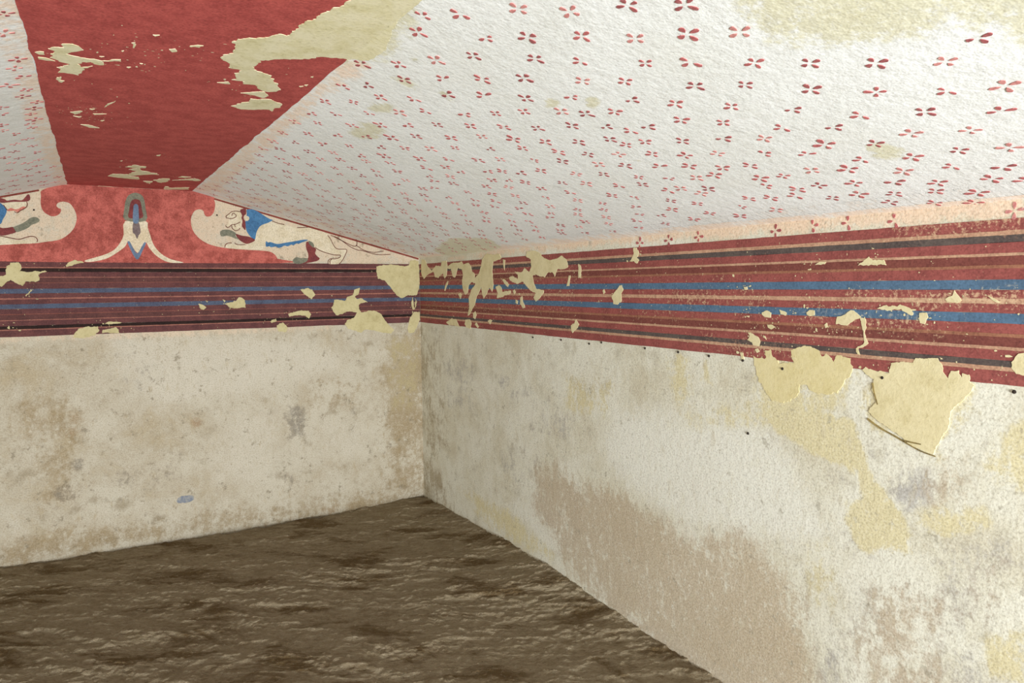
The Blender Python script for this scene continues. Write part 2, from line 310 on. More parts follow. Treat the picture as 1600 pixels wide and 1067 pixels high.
DATA['patch_right'] = [[[-670,1570.2],[-729.6,1581.5],[-772.5,1560.8],[-785.8,1528.3],[-813.9,1514.9],[-820.2,1489.2],[-869.7,1513.9],[-898.2,1557.3],[-912.8,1594.4],[-966.9,1623.3],
 [-1057.2,1613.4],[-1107.4,1617.3],[-1131.5,1592.5],[-1094.2,1581.9],[-1043.7,1577.6],[-1029.7,1529.3],[-1035.2,1486.5],[-1040.7,1449.9],[-1027,1413.2],
 [-995.1,1434.6],[-975,1419.1],[-961.4,1400.4],[-927.3,1375.1],[-907.8,1406.4],[-895,1437.9],[-866.7,1406.1],[-838.1,1380.4],[-815.9,1341.6],[-779.3,1308.4],
 [-742,1274.6],[-719.9,1270.6],[-743.6,1327.1],[-737.8,1372.8],[-775.6,1425.1],[-826.3,1457.2],[-784.1,1470.3],[-740.2,1451.1],[-724.1,1405.4],[-694.1,1392],
 [-665,1418.3],[-651.7,1471.4],[-668.1,1510.9],[-654.1,1544.2],[-593.2,1552.3],[-560.1,1499.2],[-528.5,1499.6],[-498.3,1547.9],[-449.8,1555.9],[-431.4,1507.9],
 [-406,1494.4],[-381.9,1522.6],[-347.7,1516.2],[-312.5,1499.1],[-260.2,1503.3],[-235.1,1539.7],[-171.3,1526.4],[-115.2,1512.7],[-76.6,1494.8],[-39.8,1521.3],
 [-30.8,1573.8],[-44.9,1625.5],[-101.4,1616.1],[-136.9,1578.3],[-208.6,1547.4],[-281,1577.9],[-349.9,1568.9],[-368.2,1599.9],[-435.2,1604.6],[-450.2,1566.2],
 [-531.7,1587.7],[-625.1,1584.8],[-648.2,1593.9]],[[-1396.2,1616.1],[-1470.4,1618.2],[-1521.5,1599.6],[-1551.5,1576.9],[-1600.7,1564.5],[-1658.3,1570.3],
 [-1705,1581.5],[-1741.5,1564.7],[-1759.3,1531],[-1732.2,1521.5],[-1667.4,1520.4],[-1648.3,1489.4],[-1629.2,1505.5],[-1590.5,1511.6],[-1560.6,1485.3],[-1530.5,1488.5],
 [-1479.4,1500.2],[-1447.9,1492.4],[-1458.1,1464.7],[-1478.6,1431.5],[-1550,1420.7],[-1549.9,1409.9],[-1509,1382.3],[-1477.9,1368.1],[-1457.2,1384.4],[-1478.4,1409.5],
 [-1425.8,1420.3],[-1383.1,1448.4],[-1350.4,1465.6],[-1294.1,1454.5],[-1225.1,1472.5],[-1213.6,1490.1],[-1248.8,1495.5],[-1305.8,1477.4],[-1306.2,1500.3],
 [-1272.3,1518.2],[-1340,1511.1],[-1373.4,1535.8],[-1416.3,1509.6],[-1437.9,1536.9],[-1433.1,1575.8],[-1385,1588.7]],[[-1065.9,1437.6],[-1103.8,1449.6],
 [-1128.2,1437.5],[-1140,1413.6],[-1224.1,1419.8],[-1229.7,1402.3],[-1176.1,1396],[-1139.4,1383.7],[-1077.2,1380],[-1090.4,1407.4]],[[-1141.4,1479.2],[-1165.6,1479],
 [-1213,1455],[-1200.8,1440.3],[-1165.2,1455.3]],[[-595.6,1398],[-634.2,1404.9],[-641.2,1384.9],[-625.4,1368]],[[-1149.6,1585.9],[-1173.7,1582.1],[-1166.6,1526.3],
 [-1155,1550.2]],[[-793.1,1289.3],[-821.8,1299.8],[-835.2,1277.7],[-813.4,1254.4],[-792.3,1263.3]],[[-689.4,1246.3],[-748.6,1251.9],[-769.7,1229.8],[-754.2,1196.4],
 [-702.9,1200.5],[-681.1,1219.4]],[[-420.3,1221.9],[-503.3,1249.5],[-566.7,1241.6],[-596.8,1208.9],[-627.3,1200.2],[-565.3,1204.1],[-452.8,1205.8]],[[-812.6,1225.2],
 [-834,1235.8],[-861.4,1214.5],[-847.2,1204.2]],[[-970.9,1251],[-997.5,1261.3],[-1023.4,1256.1],[-996.8,1233.3]],[[-1780.7,1262.8],[-1802.8,1274],[-1820.4,1292.6],
 [-1842.1,1270.7],[-1829,1254.9],[-1793.9,1227.6],[-1780.6,1237.2]],[[-1838.3,1541.3],[-1855.4,1530.9],[-1859.5,1478.7],[-1838.2,1476.5]],[[-1763.6,1490.2],
 [-1777,1489.9],[-1763.4,1441.7],[-1745.4,1441.7]],[[-1281.4,1373.7],[-1304.1,1368.2],[-1298.1,1350.8],[-1281.1,1356.3]],[[-1326.9,1385.8],[-1349.3,1391.7],
 [-1354.4,1363.3],[-1376,1335.3],[-1353.9,1329.1],[-1326.4,1351.4]],[[-421.3,1459.4],[-446.7,1476.6],[-463,1473],[-428.7,1438.5],[-411.1,1414.2],[-397.9,1417.6]],
 [[-1253.3,1419.9],[-1270.8,1425.7],[-1281.9,1408.4],[-1264.6,1399.6]],[[-2076.7,1398.9],[-2126.5,1441.6],[-2143.9,1446],[-2154.5,1421.7],[-2140.7,1408.4],
 [-2140.9,1377.3],[-2112.7,1365.7],[-2091.3,1367.5]],[[-2191.3,1539.2],[-2217.8,1564.1],[-2214.3,1592.1],[-2234,1593.3],[-2250.6,1567],[-2234.4,1550.6],
 [-2254,1543.5],[-2234.6,1531.3],[-2214.7,1538.4]],[[-2016.1,1421.3],[-2025.1,1428.2],[-2034.1,1414.5],[-2021.4,1407.6]],[[-3120,1334.8],[-3126.5,1347.6],
 [-3153.7,1357.9],[-3170.2,1367.6],[-3193.6,1359.1],[-3198.9,1348.6],[-3181.1,1340.3],[-3158.2,1323.9],[-3141.1,1324.7],[-3120.2,1326.9]],[[-3198.9,1348.6],
 [-3213.6,1344.6],[-3217.6,1323.6],[-3213.4,1305.3],[-3222,1287.6],[-3224,1275.6],[-3209.8,1265.5],[-3195.2,1264.4],[-3200.8,1243.4],[-3194.1,1245.9],[-3188.7,1260.9],
 [-3193.4,1267.4],[-3209.6,1271.6],[-3215.7,1284.2],[-3210.1,1305.1],[-3204.6,1323],[-3202.5,1338.1]],[[-2855.2,1351.9],[-2874.3,1361.2],[-2893.5,1353.1],
 [-2891.8,1339.2],[-2868.4,1338.4],[-2857.5,1345]],[[-2924.2,1365.9],[-2952.9,1354.9],[-2947.1,1346.3],[-2930.8,1350.8]],[[-3022.8,1358.6],[-3033.9,1367.1],
 [-3050.7,1365.9],[-3051.1,1351.4],[-3036.3,1347.6],[-3024.9,1352.2]],[[-2877.5,1316.1],[-2898.7,1315.4],[-2909.2,1309],[-2894.8,1301.4],[-2879.9,1307.6]],
 [[-2801.6,1285.9],[-2819.6,1283.3],[-2844.2,1270.6],[-2853.1,1260.6],[-2847,1242.5],[-2822.7,1244.3],[-2818,1254.7],[-2799.9,1260.7],[-2808.6,1275.6]],
 [[-2768.9,1216.8],[-2782.7,1216.1],[-2785.5,1194.6],[-2776.3,1193.8]],[[-2829.7,1232.3],[-2842.8,1235.8],[-2849.6,1226.8],[-2838.8,1220.6]],[[-2861.4,1275.1],
 [-2869.9,1279.1],[-2876.7,1265.6]],[[-3084.8,1323.7],[-3091.8,1328.8],[-3096.5,1317.9],[-3088.7,1314.3]],[[-2780,1435.8],[-2793.6,1437.5],[-2796,1428.6],
 [-2784.8,1426.8]],[[-2789,1339.9],[-2804.8,1341.5],[-2802.7,1335.3]],[[-2823.7,1205.1],[-2845.7,1207],[-2867.6,1201.8],[-2875.9,1213.1],[-2875.4,1230.5],
 [-2892.3,1235.3],[-2901.2,1215.2],[-2918.2,1206.3],[-2930.9,1193.6],[-2951.1,1198.9],[-2982.9,1203.5],[-2970.5,1221],[-2969.9,1242.9],[-2989.4,1249.4],
 [-3027.7,1257.1],[-3046.7,1250.3],[-3069,1245.5],[-3076.7,1233.1],[-3094.6,1239.4],[-3109.3,1226.3],[-3118.4,1217.5],[-3130,1237.5],[-3147.5,1232.7],[-3171.3,1231.6],
 [-3182.2,1204.7],[-3169.7,1178.5],[-3153.5,1151.6],[-3133.4,1130],[-3098.4,1115.8],[-3061.9,1115.9],[-3031.3,1133.5],[-3004.2,1140.3],[-3001.1,1113],[-2986,1090.8],
 [-2954.5,1072.7],[-2904.9,1072.7],[-2874.4,1100.3],[-2847.7,1125.4],[-2838.1,1160]],[[-3290.1,1201.3],[-3291.6,1226.7],[-3309.9,1235.3],[-3350.7,1236.7],
 [-3357,1248.4],[-3414.9,1253.4],[-3428.1,1235.2],[-3428.7,1218],[-3443.7,1204.6],[-3449,1224.4],[-3464.9,1228.2],[-3473.6,1210.1],[-3477.1,1221],[-3490.9,1220.3],
 [-3493.7,1199.8],[-3505.6,1192.8],[-3483.7,1156.5],[-3452.9,1126.5],[-3446.8,1073.8],[-3423.4,1034.6],[-3412,1001.5],[-3359.1,1013.1],[-3312.4,1040.9],
 [-3248.9,1072.1],[-3228.4,1087.9],[-3252.3,1115.1],[-3241.2,1151.4],[-3245.1,1180.1],[-3209.5,1200],[-3219.2,1210.5],[-3249.2,1204]],[[-3583.8,1258.1],
 [-3596.9,1279],[-3607.5,1281.8],[-3624.6,1273.4],[-3626.2,1238.6],[-3609.9,1229.1],[-3595.5,1231.5],[-3584.5,1242.2]],[[-3245.6,1378.3],[-3276.4,1385.9],
 [-3304.6,1381.9],[-3313.5,1388.9],[-3345.4,1378.4],[-3346.2,1358.6],[-3332.6,1362.6],[-3314,1375.4],[-3276.9,1372.2]],[[-3363.5,1365.8],[-3380.7,1368.5],
 [-3385.4,1357.7],[-3377.6,1337.8],[-3366.6,1341.7]],[[-3427.5,1405.9],[-3445.4,1414.5],[-3448.9,1427.1],[-3457.4,1414.6],[-3467.8,1402.3],[-3458.2,1393.8],
 [-3433.9,1397.6]],[[-3522.8,1413.2],[-3534,1411.3],[-3554.5,1399.5],[-3549.3,1395.5]],[[-3185,1496.8],[-3203.4,1509.3],[-3219.2,1519.5],[-3230.9,1510.5],
 [-3262.3,1509.3],[-3271.6,1494.3],[-3249.5,1495],[-3226.8,1497.8],[-3208.5,1496.1]],[[-3049.6,1500.7],[-3062.5,1509.5],[-3085.9,1510.1],[-3081,1503]]]
DATA['patch_beam'] = [[[-1374.3,-3128.4],[-1404.4,-3045.4],[-1421.5,-2982.2],[-1447.3,-2902.4],[-1466.2,-2798.9],[-1484.9,-2797.6],[-1511.9,-2755.9],[-1529.1,-2746.5],[-1557.4,-2722],
 [-1562.8,-2695.7],[-1554.4,-2666.6],[-1548.8,-2619.3],[-1564.5,-2600.5],[-1572.4,-2575],[-1551.4,-2548.3],[-1545.1,-2534.9],[-1546.1,-2499.9],[-1509.7,-2489.9],
 [-1519.6,-2454],[-1512.3,-2426.4],[-1518.1,-2390.9],[-1488,-2393.8],[-1484,-2368.9],[-1457.6,-2369.3],[-1438.5,-2337.3],[-1421.1,-2317.4],[-1402.2,-2327.5],
 [-1385.7,-2365.5],[-1400.3,-2386.2],[-1424.2,-2454.5],[-1450.7,-2491.2],[-1485.2,-2509.1],[-1490.4,-2530],[-1485.4,-2595.1],[-1445.8,-2622],[-1430.7,-2635.7],
 [-1399.9,-2646.9],[-1383.3,-2666.8],[-1365.5,-2692.6],[-1337.5,-2702.4],[-1294.5219,-2704.2],[-1292.6,-2768.8],[-1289.8,-2886.1],[-1284.77715,-3023.7],
 [-1282.0199499999999,-3114.1],[-1280.7999499999999,-3154.1]],[[-1478.5,-2271.7],[-1454.4,-2292.1],[-1433.6,-2310.7],[-1419.8,-2310.7],[-1402.4,-2274.5],
 [-1414.5,-2244.5],[-1438.9,-2262.6]],[[-1477.8,-2103.5],[-1460.2,-2155.2],[-1442.8,-2181.1],[-1445.7,-2219.9],[-1417,-2219.3],[-1395.4,-2238.8],[-1376.5,-2216.5],
 [-1353.4,-2212.2],[-1347.1,-2164.4],[-1361,-2139.5],[-1356.4,-2097],[-1371.7,-2116.1],[-1406.3,-2097.7],[-1444.2,-2077.5]],[[-1548.9,-2347.6],[-1522.9,-2368.4],
 [-1517.2,-2351.1],[-1529.2,-2344.6]],[[-1345.2,-2513.9],[-1339.9,-2525.8],[-1337.6,-2510.3]],[[-1348.8,-2416.7],[-1340.5,-2425.3],[-1343.3,-2408.3]],[[-1338.9,-2433.1],
 [-1331.3,-2444.2],[-1332.8,-2422.4]],[[-1926,-2449.9],[-1908.7,-2474],[-1891.1,-2483.5],[-1893,-2497],[-1882.6,-2512.2],[-1868.2,-2505.7],[-1854,-2479.1],
 [-1869.4,-2465.6],[-1885.8,-2431.3],[-1876.2,-2415.6],[-1847.6,-2415.1],[-1815.9,-2416],[-1778.6,-2441.7],[-1775.7,-2426.9],[-1799.9,-2417.1],[-1813.3,-2406.5],
 [-1812,-2379.2],[-1827,-2371],[-1837.5,-2391.2],[-1858.9,-2381.8],[-1870.2,-2359],[-1860.2,-2330.1],[-1838,-2353.6],[-1843.7,-2339],[-1860.4,-2321.8],[-1861.4,-2281.8],
 [-1867.7,-2253.8],[-1887,-2261.9],[-1914.9,-2253],[-1902.2,-2289.8],[-1912.7,-2295.9],[-1898.4,-2315.2],[-1886.4,-2350.2],[-1901.8,-2358.5],[-1921,-2386],
 [-1914.3,-2415.8],[-1910.6,-2438.2]],[[-1949.8,-2406.8],[-1941.3,-2421.5],[-1934,-2420.5],[-1932.7,-2400.6],[-1945.5,-2396.8]],[[-1947.2,-2371.8],[-1931.8,-2374.8],
 [-1914.9,-2357],[-1933.2,-2352.5],[-1948.1,-2358.5]],[[-1904.1,-1797],[-1876.1,-1830],[-1869.5,-1824.5],[-1891.6,-1766.7]],[[-1842.4,-1805.8],[-1807.6,-1822.4],
 [-1839.2,-1786.9]],[[-1881.7,-1616.5],[-1859.6,-1623.9],[-1826.4,-1585.1],[-1856.7,-1578]],[[-1721.4,-2664.2],[-1708.1,-2671.4],[-1716,-2657.3]],[[-1644.1,-2624.7],
 [-1629.6,-2640.3],[-1616.5,-2642.6],[-1622.6,-2624.6]],[[-1682.7,-2577.1],[-1669,-2589.5],[-1666.2,-2571],[-1676.2,-2560.5]],[[-1821.1,-2447.6],[-1812.7,-2450],
 [-1817.2,-2440.2]],[[-1763.8,-2384.5],[-1755.5,-2389],[-1759.4,-2377.5]],[[-1757,-2585.3],[-1751,-2596.1],[-1753.4,-2548.6],[-1756,-2549.2]],[[-1779.7,-2514.4],
 [-1773.4,-2519.8],[-1777,-2507.7]],[[-1737.5,-2435.3],[-1731.5,-2436.3],[-1734.5,-2427.9]],[[-1851.7,-1869.7],[-1836.5,-1872.5],[-1845.2,-1855.4]],[[-1825.7,-1708.1],
 [-1814,-1718.2],[-1820.3,-1698.7]],[[-1899.2,-1743.7],[-1876.7,-1740.3],[-1885.9,-1723.8]],[[-1804.3,-1955],[-1784.9,-2006.7],[-1797.7,-1955.2],[-1811,-1908.8]],
 [[-1920.3,-2200.2],[-1908.5,-2212.9],[-1912.9,-2178.4],[-1903,-2177.1],[-1911.3,-2152.8],[-1919.4,-2161.7]],[[-1731.2,-740.1],[-1706.9,-795.5],[-1696.7,-832.3],
 [-1678.5,-799.3],[-1652.7,-801.7],[-1650.8,-759.1],[-1676.1,-735.2],[-1667.4,-660.3],[-1630.6,-644],[-1620,-613.6],[-1592.1,-608.5],[-1589.9,-570.4],[-1617.4,-561.4],
 [-1644.1,-535.5],[-1667.9,-511.1],[-1709.6,-457.3],[-1665.1,-433.5],[-1662.5,-363.4],[-1694.3,-355.5],[-1732.8,-375.9],[-1770.4,-383.1],[-1798.3,-412.6],
 [-1780.5,-496.1],[-1744.4,-507.1],[-1714.1,-512.5],[-1700.9,-584.7],[-1678.3,-631.5],[-1718.1,-675.7],[-1692.7,-708.9],[-1684.7,-730.8]],[[-1597.2,-355.3],
 [-1572.4,-435.4],[-1531.4,-456],[-1532.7,-331.8],[-1563,-279.6]],[[-1497.2,-520.6],[-1484.6,-563.1],[-1442,-558.8],[-1464.2,-516.2]],[[-1517.2,-395.4],
 [-1447.7,-479.3],[-1418.2,-518.2],[-1385.4,-461.5],[-1402,-425.4],[-1454.1,-440.7]],[[-1526.3,-4],[-1530.2,-140.9],[-1512.2,-134.3],[-1512.4,-87],[-1410.8,-159.5],
 [-1409.4,-66.7]],[[-1845.1,-4],[-1807.2,-4],[-1779.6,-4],[-1810.7,-4]],[[-1644.2,-309.6],[-1595.4,-320.2],[-1610,-212.6]],[[-1626.9,-1120.9],[-1611.9,-1137.7],
 [-1612.9,-1109.9],[-1623.2,-1102.8]],[[-1755.1,-903.9],[-1745.9,-918.4],[-1748.1,-893.6]]]
DATA['stain_right'] = [["b",70,0.95,[[-1451.2,511.3],[-1683.2,595.4],[-1840,540.4],[-2097,575.6],[-2302,535.7],[-2483.8,537.4],[-2615.9,505.3],[-2846.5,569.1],[-2962.4,533.4],
 [-3036.6,436.4],[-3077.6,213.1],[-3126.7,68.7],[-2779.3,-133],[-2560.3,-32.2],[-2054.9,12.5],[-1761.2,72.7],[-1585,203.8],[-1417.8,319.7]]],["b",50,0.75,[[-2583.4,543.1],
 [-2762.9,620.8],[-2898.1,596.8],[-2926,499],[-2767.3,418.1],[-2617.2,434]]],["b",70,0.75,[[-3224.5,589.2],[-3325.8,654.3],[-3428.9,648.5],[-3478.8,600],
 [-3450.9,502.1],[-3488.3,365.1],[-3206.8,214],[-3180.3,397.4],[-3237.3,499.4]]],["b",40,0.5,[[-3367,958],[-3476.8,1031.7],[-3527.1,897.7],[-3404.8,847]]],
 ["b",60,0.5,[[-3490.1,705.3],[-3589.3,773.4],[-3609.7,622.8],[-3495.4,573.2]]],["y",20,1,[[-2874.8,1091.2],[-3013.7,1114.6],[-3027.7,1043.7],[-3113.7,1052.3],
 [-3183.8,1048.9],[-3206.2,999.4],[-3228.4,945.8],[-3260,900.2],[-3295.6,856.8],[-3329.8,823.9],[-3354.5,780],[-3361.2,721.9],[-3305.6,710.4],[-3227.2,681.8],
 [-3205.5,709.4],[-3172.3,754.2],[-3165,812.4],[-3221.9,837.4],[-3209.6,897.8],[-3134.2,925.4],[-3077.9,928.7],[-3000.1,954.8],[-2923.8,978.3],[-2876.7,1014.3]]],
 ["y",40,0.85,[[-3388.1,840.4],[-3533.8,890.1],[-3546.2,864.2],[-3457.5,811.7],[-3389.6,799.9]]],["y",60,0.9,[[-3555.4,1000],[-3581,1082.9],[-3632.1,1112],
 [-3638,978.9],[-3567.4,978]]],["y",50,0.7,[[-3233.3,1182.7],[-3514.6,1198.2],[-3517.2,1135.3],[-3444.8,1058.4],[-3415.8,985.9],[-3237.6,1056.8],[-3197.3,1105.4]]],
 ["y",60,0.7,[[-2857.3,1204],[-3193.1,1233.1],[-3196.7,1123.7],[-3074.3,1068.3],[-2836.4,989.6]]],["y",60,0.55,[[-2543.7,988.1],[-2860.9,1057.2],[-2888,998.2],
 [-2478.4,910.2]]],["y",50,0.5,[[-2405.5,1164.8],[-2524.4,1175.1],[-2542.9,1035.4],[-2477.4,978.1]]],["y",60,0.5,[[-1712.5,1014.1],[-2094.8,1056.5],[-2051.9,886],
 [-1711.7,862.3]]],["y",80,0.35,[[-3019.3,636],[-3129,691.1],[-3198,483],[-3071.2,430.1]]],["y",70,0.5,[[-543.7,202.3],[-1219.7,230.1],[-1652.6,129.3],[-1595.5,77.3],
 [-922,70.5]]],["y",40,0.6,[[-3541.2,560.1],[-3636.2,634.3],[-3642.1,500.1],[-3559,485.9]]],["g",50,0.9,[[-3289.1,902.4],[-3365.4,970.9],[-3422,970],[-3423.7,926.1],
 [-3409,864.3],[-3347.6,842.8],[-3300.3,858.1]]],["g",60,0.55,[[-3227.1,984.1],[-3294.6,1016.2],[-3369,994.3],[-3343.9,943.2],[-3249,931.1]]],["g",50,0.6,[[-3107.9,879],
 [-3156.8,900.4],[-3169.4,843.5],[-3120.6,831.1]]],["g",60,0.7,[[-3237.5,680.4],[-3342.9,720.4],[-3354.5,655.7],[-3260,614.7]]],["g",70,0.5,[[-3105.7,765.6],
 [-3150.5,757.9],[-3206.4,684.8],[-3187.1,628.2],[-3132.5,629.6]]],["g",60,0.5,[[-3348.6,815.3],[-3384.2,825.7],[-3378.5,741.5],[-3351,751.1]]],["g",60,0.55,[[-3470.3,1192.9],
 [-3572,1174.3],[-3549.6,1046.3],[-3445.5,1042]]],["g",40,0.5,[[-3153.9,1211.2],[-3232,1218.6],[-3253.9,1131.4],[-3137.2,1096.7]]],["g",45,0.7,[[-1764.9,1019.9],
 [-2094.7,1070.1],[-2051.6,969],[-1815.5,878]]],["g",30,0.7,[[-1218.6,932],[-1211.4,910.3],[-1192.1,891.1],[-1164,878.2],[-1132.7,874.2],[-1104.2,880.1],
 [-1084.6,894.8],[-1077.8,915.5],[-1085.5,937.8],[-1105.9,957.2],[-1134.6,969.8],[-1165.9,973.1],[-1193.5,966.7],[-1212.2,952.1]]],["g",35,0.6,[[-1486,908.8],
 [-1471,892.8],[-1428.5,875.7],[-1365.7,860.7],[-1293.6,850.7],[-1226.7,848],[-1179.2,853.5],[-1162.2,866.3],[-1179.8,883.7],[-1227.6,901.7],[-1294.7,916.5],
 [-1366.6,925.4],[-1429.2,926.8],[-1471.3,920.8]]],["g",50,0.45,[[-335.6,985.1],[-787.3,1024.3],[-778.4,721.2],[-420.2,667]]],["g",60,0.45,[[-1362.8,909.2],
 [-1815.5,878],[-1815.2,729.3],[-1422.5,687]]],["g",60,0.4,[[-1084.6,553.3],[-1542.8,677],[-1480.8,435.9],[-1152.2,354]]],["g",80,0.45,[[-3124.1,845.5],
 [-3319.7,823],[-3290,632.1],[-3087.3,638.1]]],["g",120,0.5,[[-3021,575],[-3191.8,672.8],[-3627.4,833],[-3647.8,371.2],[-3082.6,43.1]]],["y",15,0.6,[[-2457.5,1178.9],
 [-2501.2,1182.6],[-2496.2,1072.3],[-2469.3,1069]]],["y",15,0.6,[[-2586.7,1087.8],[-2612.9,1187.4],[-2645.1,1094.8],[-2630,1088.4],[-2613.6,1148.5],[-2599.3,1084.7]]],
 ["g",80,0.4,[[-3456,777.5],[-3626,863.4],[-3634.8,665],[-3494.1,606.3]]],["w",90,0.9,[[-2095.4,920.3],[-2836.4,989.6],[-3036.9,823.8],[-3108.3,664.9],[-2845.7,601.7],
 [-2550.7,557.3],[-2181.6,610.6],[-2007.4,737.9]]],["w",25,0.8,[[-2008.9,104.9],[-2267,81.4],[-2558.3,92.1],[-2775.1,59.3],[-2859.4,27.5],[-2687.8,-16.4],
 [-2267.9,-13.9]]],["w",40,0.6,[[-1077.6,226.4],[-1540.6,450.8],[-1813.9,245.5],[-1652.6,129.3]]],["w",30,0.7,[[-3300.5,853.6],[-3419,902.1],[-3388.3,842.4]]],
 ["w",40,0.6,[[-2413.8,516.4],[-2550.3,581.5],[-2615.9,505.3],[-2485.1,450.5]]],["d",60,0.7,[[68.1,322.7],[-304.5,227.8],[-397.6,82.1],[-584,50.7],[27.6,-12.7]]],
 ["d",90,0.4,[[27.2,1129.1],[-342.3,1149.4],[-410.6,418.5],[19.5,152.4]]],["d",20,0.5,[[198.7,1187.3],[-32,1197.2],[-42.4,959.6],[117.1,945.8]]],["p",20,0.9,[[-456.6,1610.7],  # olive-brown tone along the back corner
 [-1817.5,1610.5],[-2685.1,1607.1],[-3161.1,1604],[-3593.1,1606.7],[-3591.1,1651.9],[-3098.5,1663.9],[-2253.1,1646.9],[-1107.8,1638.6]]]]
DATA['stain_back'] = [["p",25,0.75,[[-2909,1817.7],[-2276.3,1932.3],[-1976.5,1992.4],[-1375.3,2029.8],[-0.5,1639.9],[-1.4,1597.1],[-2924.1,1584.7]]],["y",120,0.3,[[-261,1120.4],
 [11.6,1108.3],[1.2,603.4],[-228.5,625.9]]],["d",150,0.7,[[-264.6,972],[-34.5,1132.1],[504,1109.4],[486.5,-198.8],[-3.2,-68.3],[-244.3,-27.6]]],["d",90,0.45,[[-2279.7,893.8],  # wide soft olive-brown tone, deeper towards the right-hand corner
 [-2027.7,871.5],[-1916.8,720.3],[-2012.6,590.2],[-2292.5,659.4]]],["d",70,0.65,[[-2376,128.2],[-2034.7,150.2],[-1663.7,100],[-1357.8,121.8],[-991.3,98.7],
 [-462.3,95.4],[-104.3,60.6],[-11.8,-21.6],[-466.2,-46.1],[-1109.7,-33.8],[-1668.7,-11.8],[-2383.1,-0.7],[-2889.9,-25.6],[-2880,132.4]]],["d",60,0.45,[[-2184.2,611.9],
 [-2040,628.7],[-2026.7,309.3],[-2202.4,268.6]]],["d",70,0.4,[[-770,881.6],[-440.4,899],[-447.3,647.3],[-777.8,638.9]]],["g",50,0.75,[[-892.5,730.9],[-776.5,679.5],
 [-781.7,516.9],[-900.6,490.4],[-914.4,652.9]]],["g",40,0.5,[[-890.2,798.8],[-895.7,771.5],[-909.2,750.5],[-928.1,739.9],[-948.5,741.7],[-966.3,755.7],[-978.1,778.8],
 [-981.7,806.6],[-976.2,833.6],[-962.9,854.5],[-944.2,865.3],[-923.8,863.7],[-905.8,850],[-893.8,826.8]]],["g",30,0.6,[[-1960.9,495],[-1965.8,480.2],[-1977.9,469.5],
 [-1994.9,465.1],[-2013.2,467.7],[-2029.3,476.8],[-2040,490.6],[-2043.3,506.3],[-2038.5,520.9],[-2026.5,531.6],[-2009.8,536.1],[-1991.4,533.7],[-1975.2,524.7],
 [-1964.3,510.8]]],["g",40,0.45,[[-1700.2,366.8],[-1709.4,339.3],[-1732.5,319.8],[-1764.7,312.1],[-1799.5,317.6],[-1830,335.1],[-1850.3,361],[-1856.6,390.2],
 [-1847.6,417.2],[-1825.2,436.6],[-1793.6,444.7],[-1758.8,439.8],[-1727.8,422.7],[-1706.8,396.6]]],["g",40,0.45,[[-1995.5,339.8],[-2004.2,313.4],[-2025.7,294.6],
 [-2055.7,287.3],[-2088,292.7],[-2116.2,309.7],[-2134.9,334.7],[-2140.5,363],[-2132,388.9],[-2111.1,407.6],[-2081.7,415.3],[-2049.4,410.5],[-2020.8,393.8],
 [-2001.5,368.6]]],["g",30,0.6,[[-1705.8,1077.2],[-1711.8,1068.2],[-1727.8,1061.7],[-1750.5,1059],[-1775.3,1060.5],[-1797.3,1065.9],[-1812.3,1074.2],[-1817.3,1083.7],
 [-1811.4,1092.6],[-1795.7,1099.1],[-1773.3,1101.9],[-1748.6,1100.6],[-1726.3,1095.2],[-1711,1086.9]]],["g",25,0.55,[[-445.2,671.5],[-444.1,657.1],[-456.5,633.7],
 [-480,606],[-509.7,579.5],[-539.6,559.6],[-564,550],[-578.1,552.6],[-579.1,566.8],[-567,589.9],[-543.9,617.3],[-514.5,643.7],[-484.4,664],[-459.6,673.9]]],
 ["g",60,0.4,[[-1747.3,1061.8],[-1557.8,1013.7],[-1598.4,833.5],[-1819.1,853]]],["g",70,0.4,[[-1679.2,474.5],[-1479.1,522.9],[-1488.7,297.1],[-1719.5,295.8]]],
 ["g",60,0.35,[[-978.7,459.8],[-783,476.1],[-834.6,113.5],[-989.9,139]]],["b",40,0.5,[[-1381,662.9],[-1384.5,653.4],[-1393.4,646.4],[-1405.9,643.4],[-1419.6,644.9],
 [-1431.7,650.6],[-1439.8,659.4],[-1442.4,669.4],[-1439,678.9],[-1430.2,685.8],[-1417.7,688.9],[-1404.1,687.5],[-1391.9,681.8],[-1383.7,673]]],["b",40,0.5,[[-580,7.9],
 [-588,-9.2],[-609.3,-20.3],[-639.6,-23.2],[-672.6,-17.3],[-701.9,-4.1],[-721.8,14],[-728.5,33.3],[-720.7,50.2],[-699.9,61.3],[-670.1,64.4],[-637.1,58.9],
 [-607.4,45.7],[-586.9,27.5]]],["b",50,0.35,[[-2060.1,805.1],[-1885,752.5],[-1922,614.4],[-2067.2,666.9]]],["w",80,0.8,[[-1832.7,1207.8],[-1065.4,1175.5],
 [-602.7,1074.3],[-524.8,904.9],[-1152.7,794],[-1601.6,760.3],[-1812.3,994.8]]],["w",80,0.6,[[-1155.6,716.6],[-932.2,694.7],[-987.1,219.5],[-1351.5,275.9],
 [-1376.9,510.1]]],["w",70,0.5,[[-2363,364.5],[-2252.5,380.8],[-2239.5,101.2],[-2377.9,94.3]]],["w",60,0.5,[[-697.7,630.7],[-363.2,553.7],[-369.9,297],[-706.7,342.6]]],
 ["p",20,0.6,[[-2315.8,1218.2],[-1415.9,1219.8],[-598.7,1208.8],[-599.7,1176.2],[-1417.8,1175.5],[-2318.1,1175.6]]],["p",30,0.7,[[-928,1905.3],[-0.4,1648.5],
 [-1.4,1597.1],[-421.2,1602.2],[-664,1719.4]]],["p",30,0.5,[[-1283.4,1962.6],[-966.6,1865.6],[-1041.5,1824.8],[-1268.4,1908.6]]]]
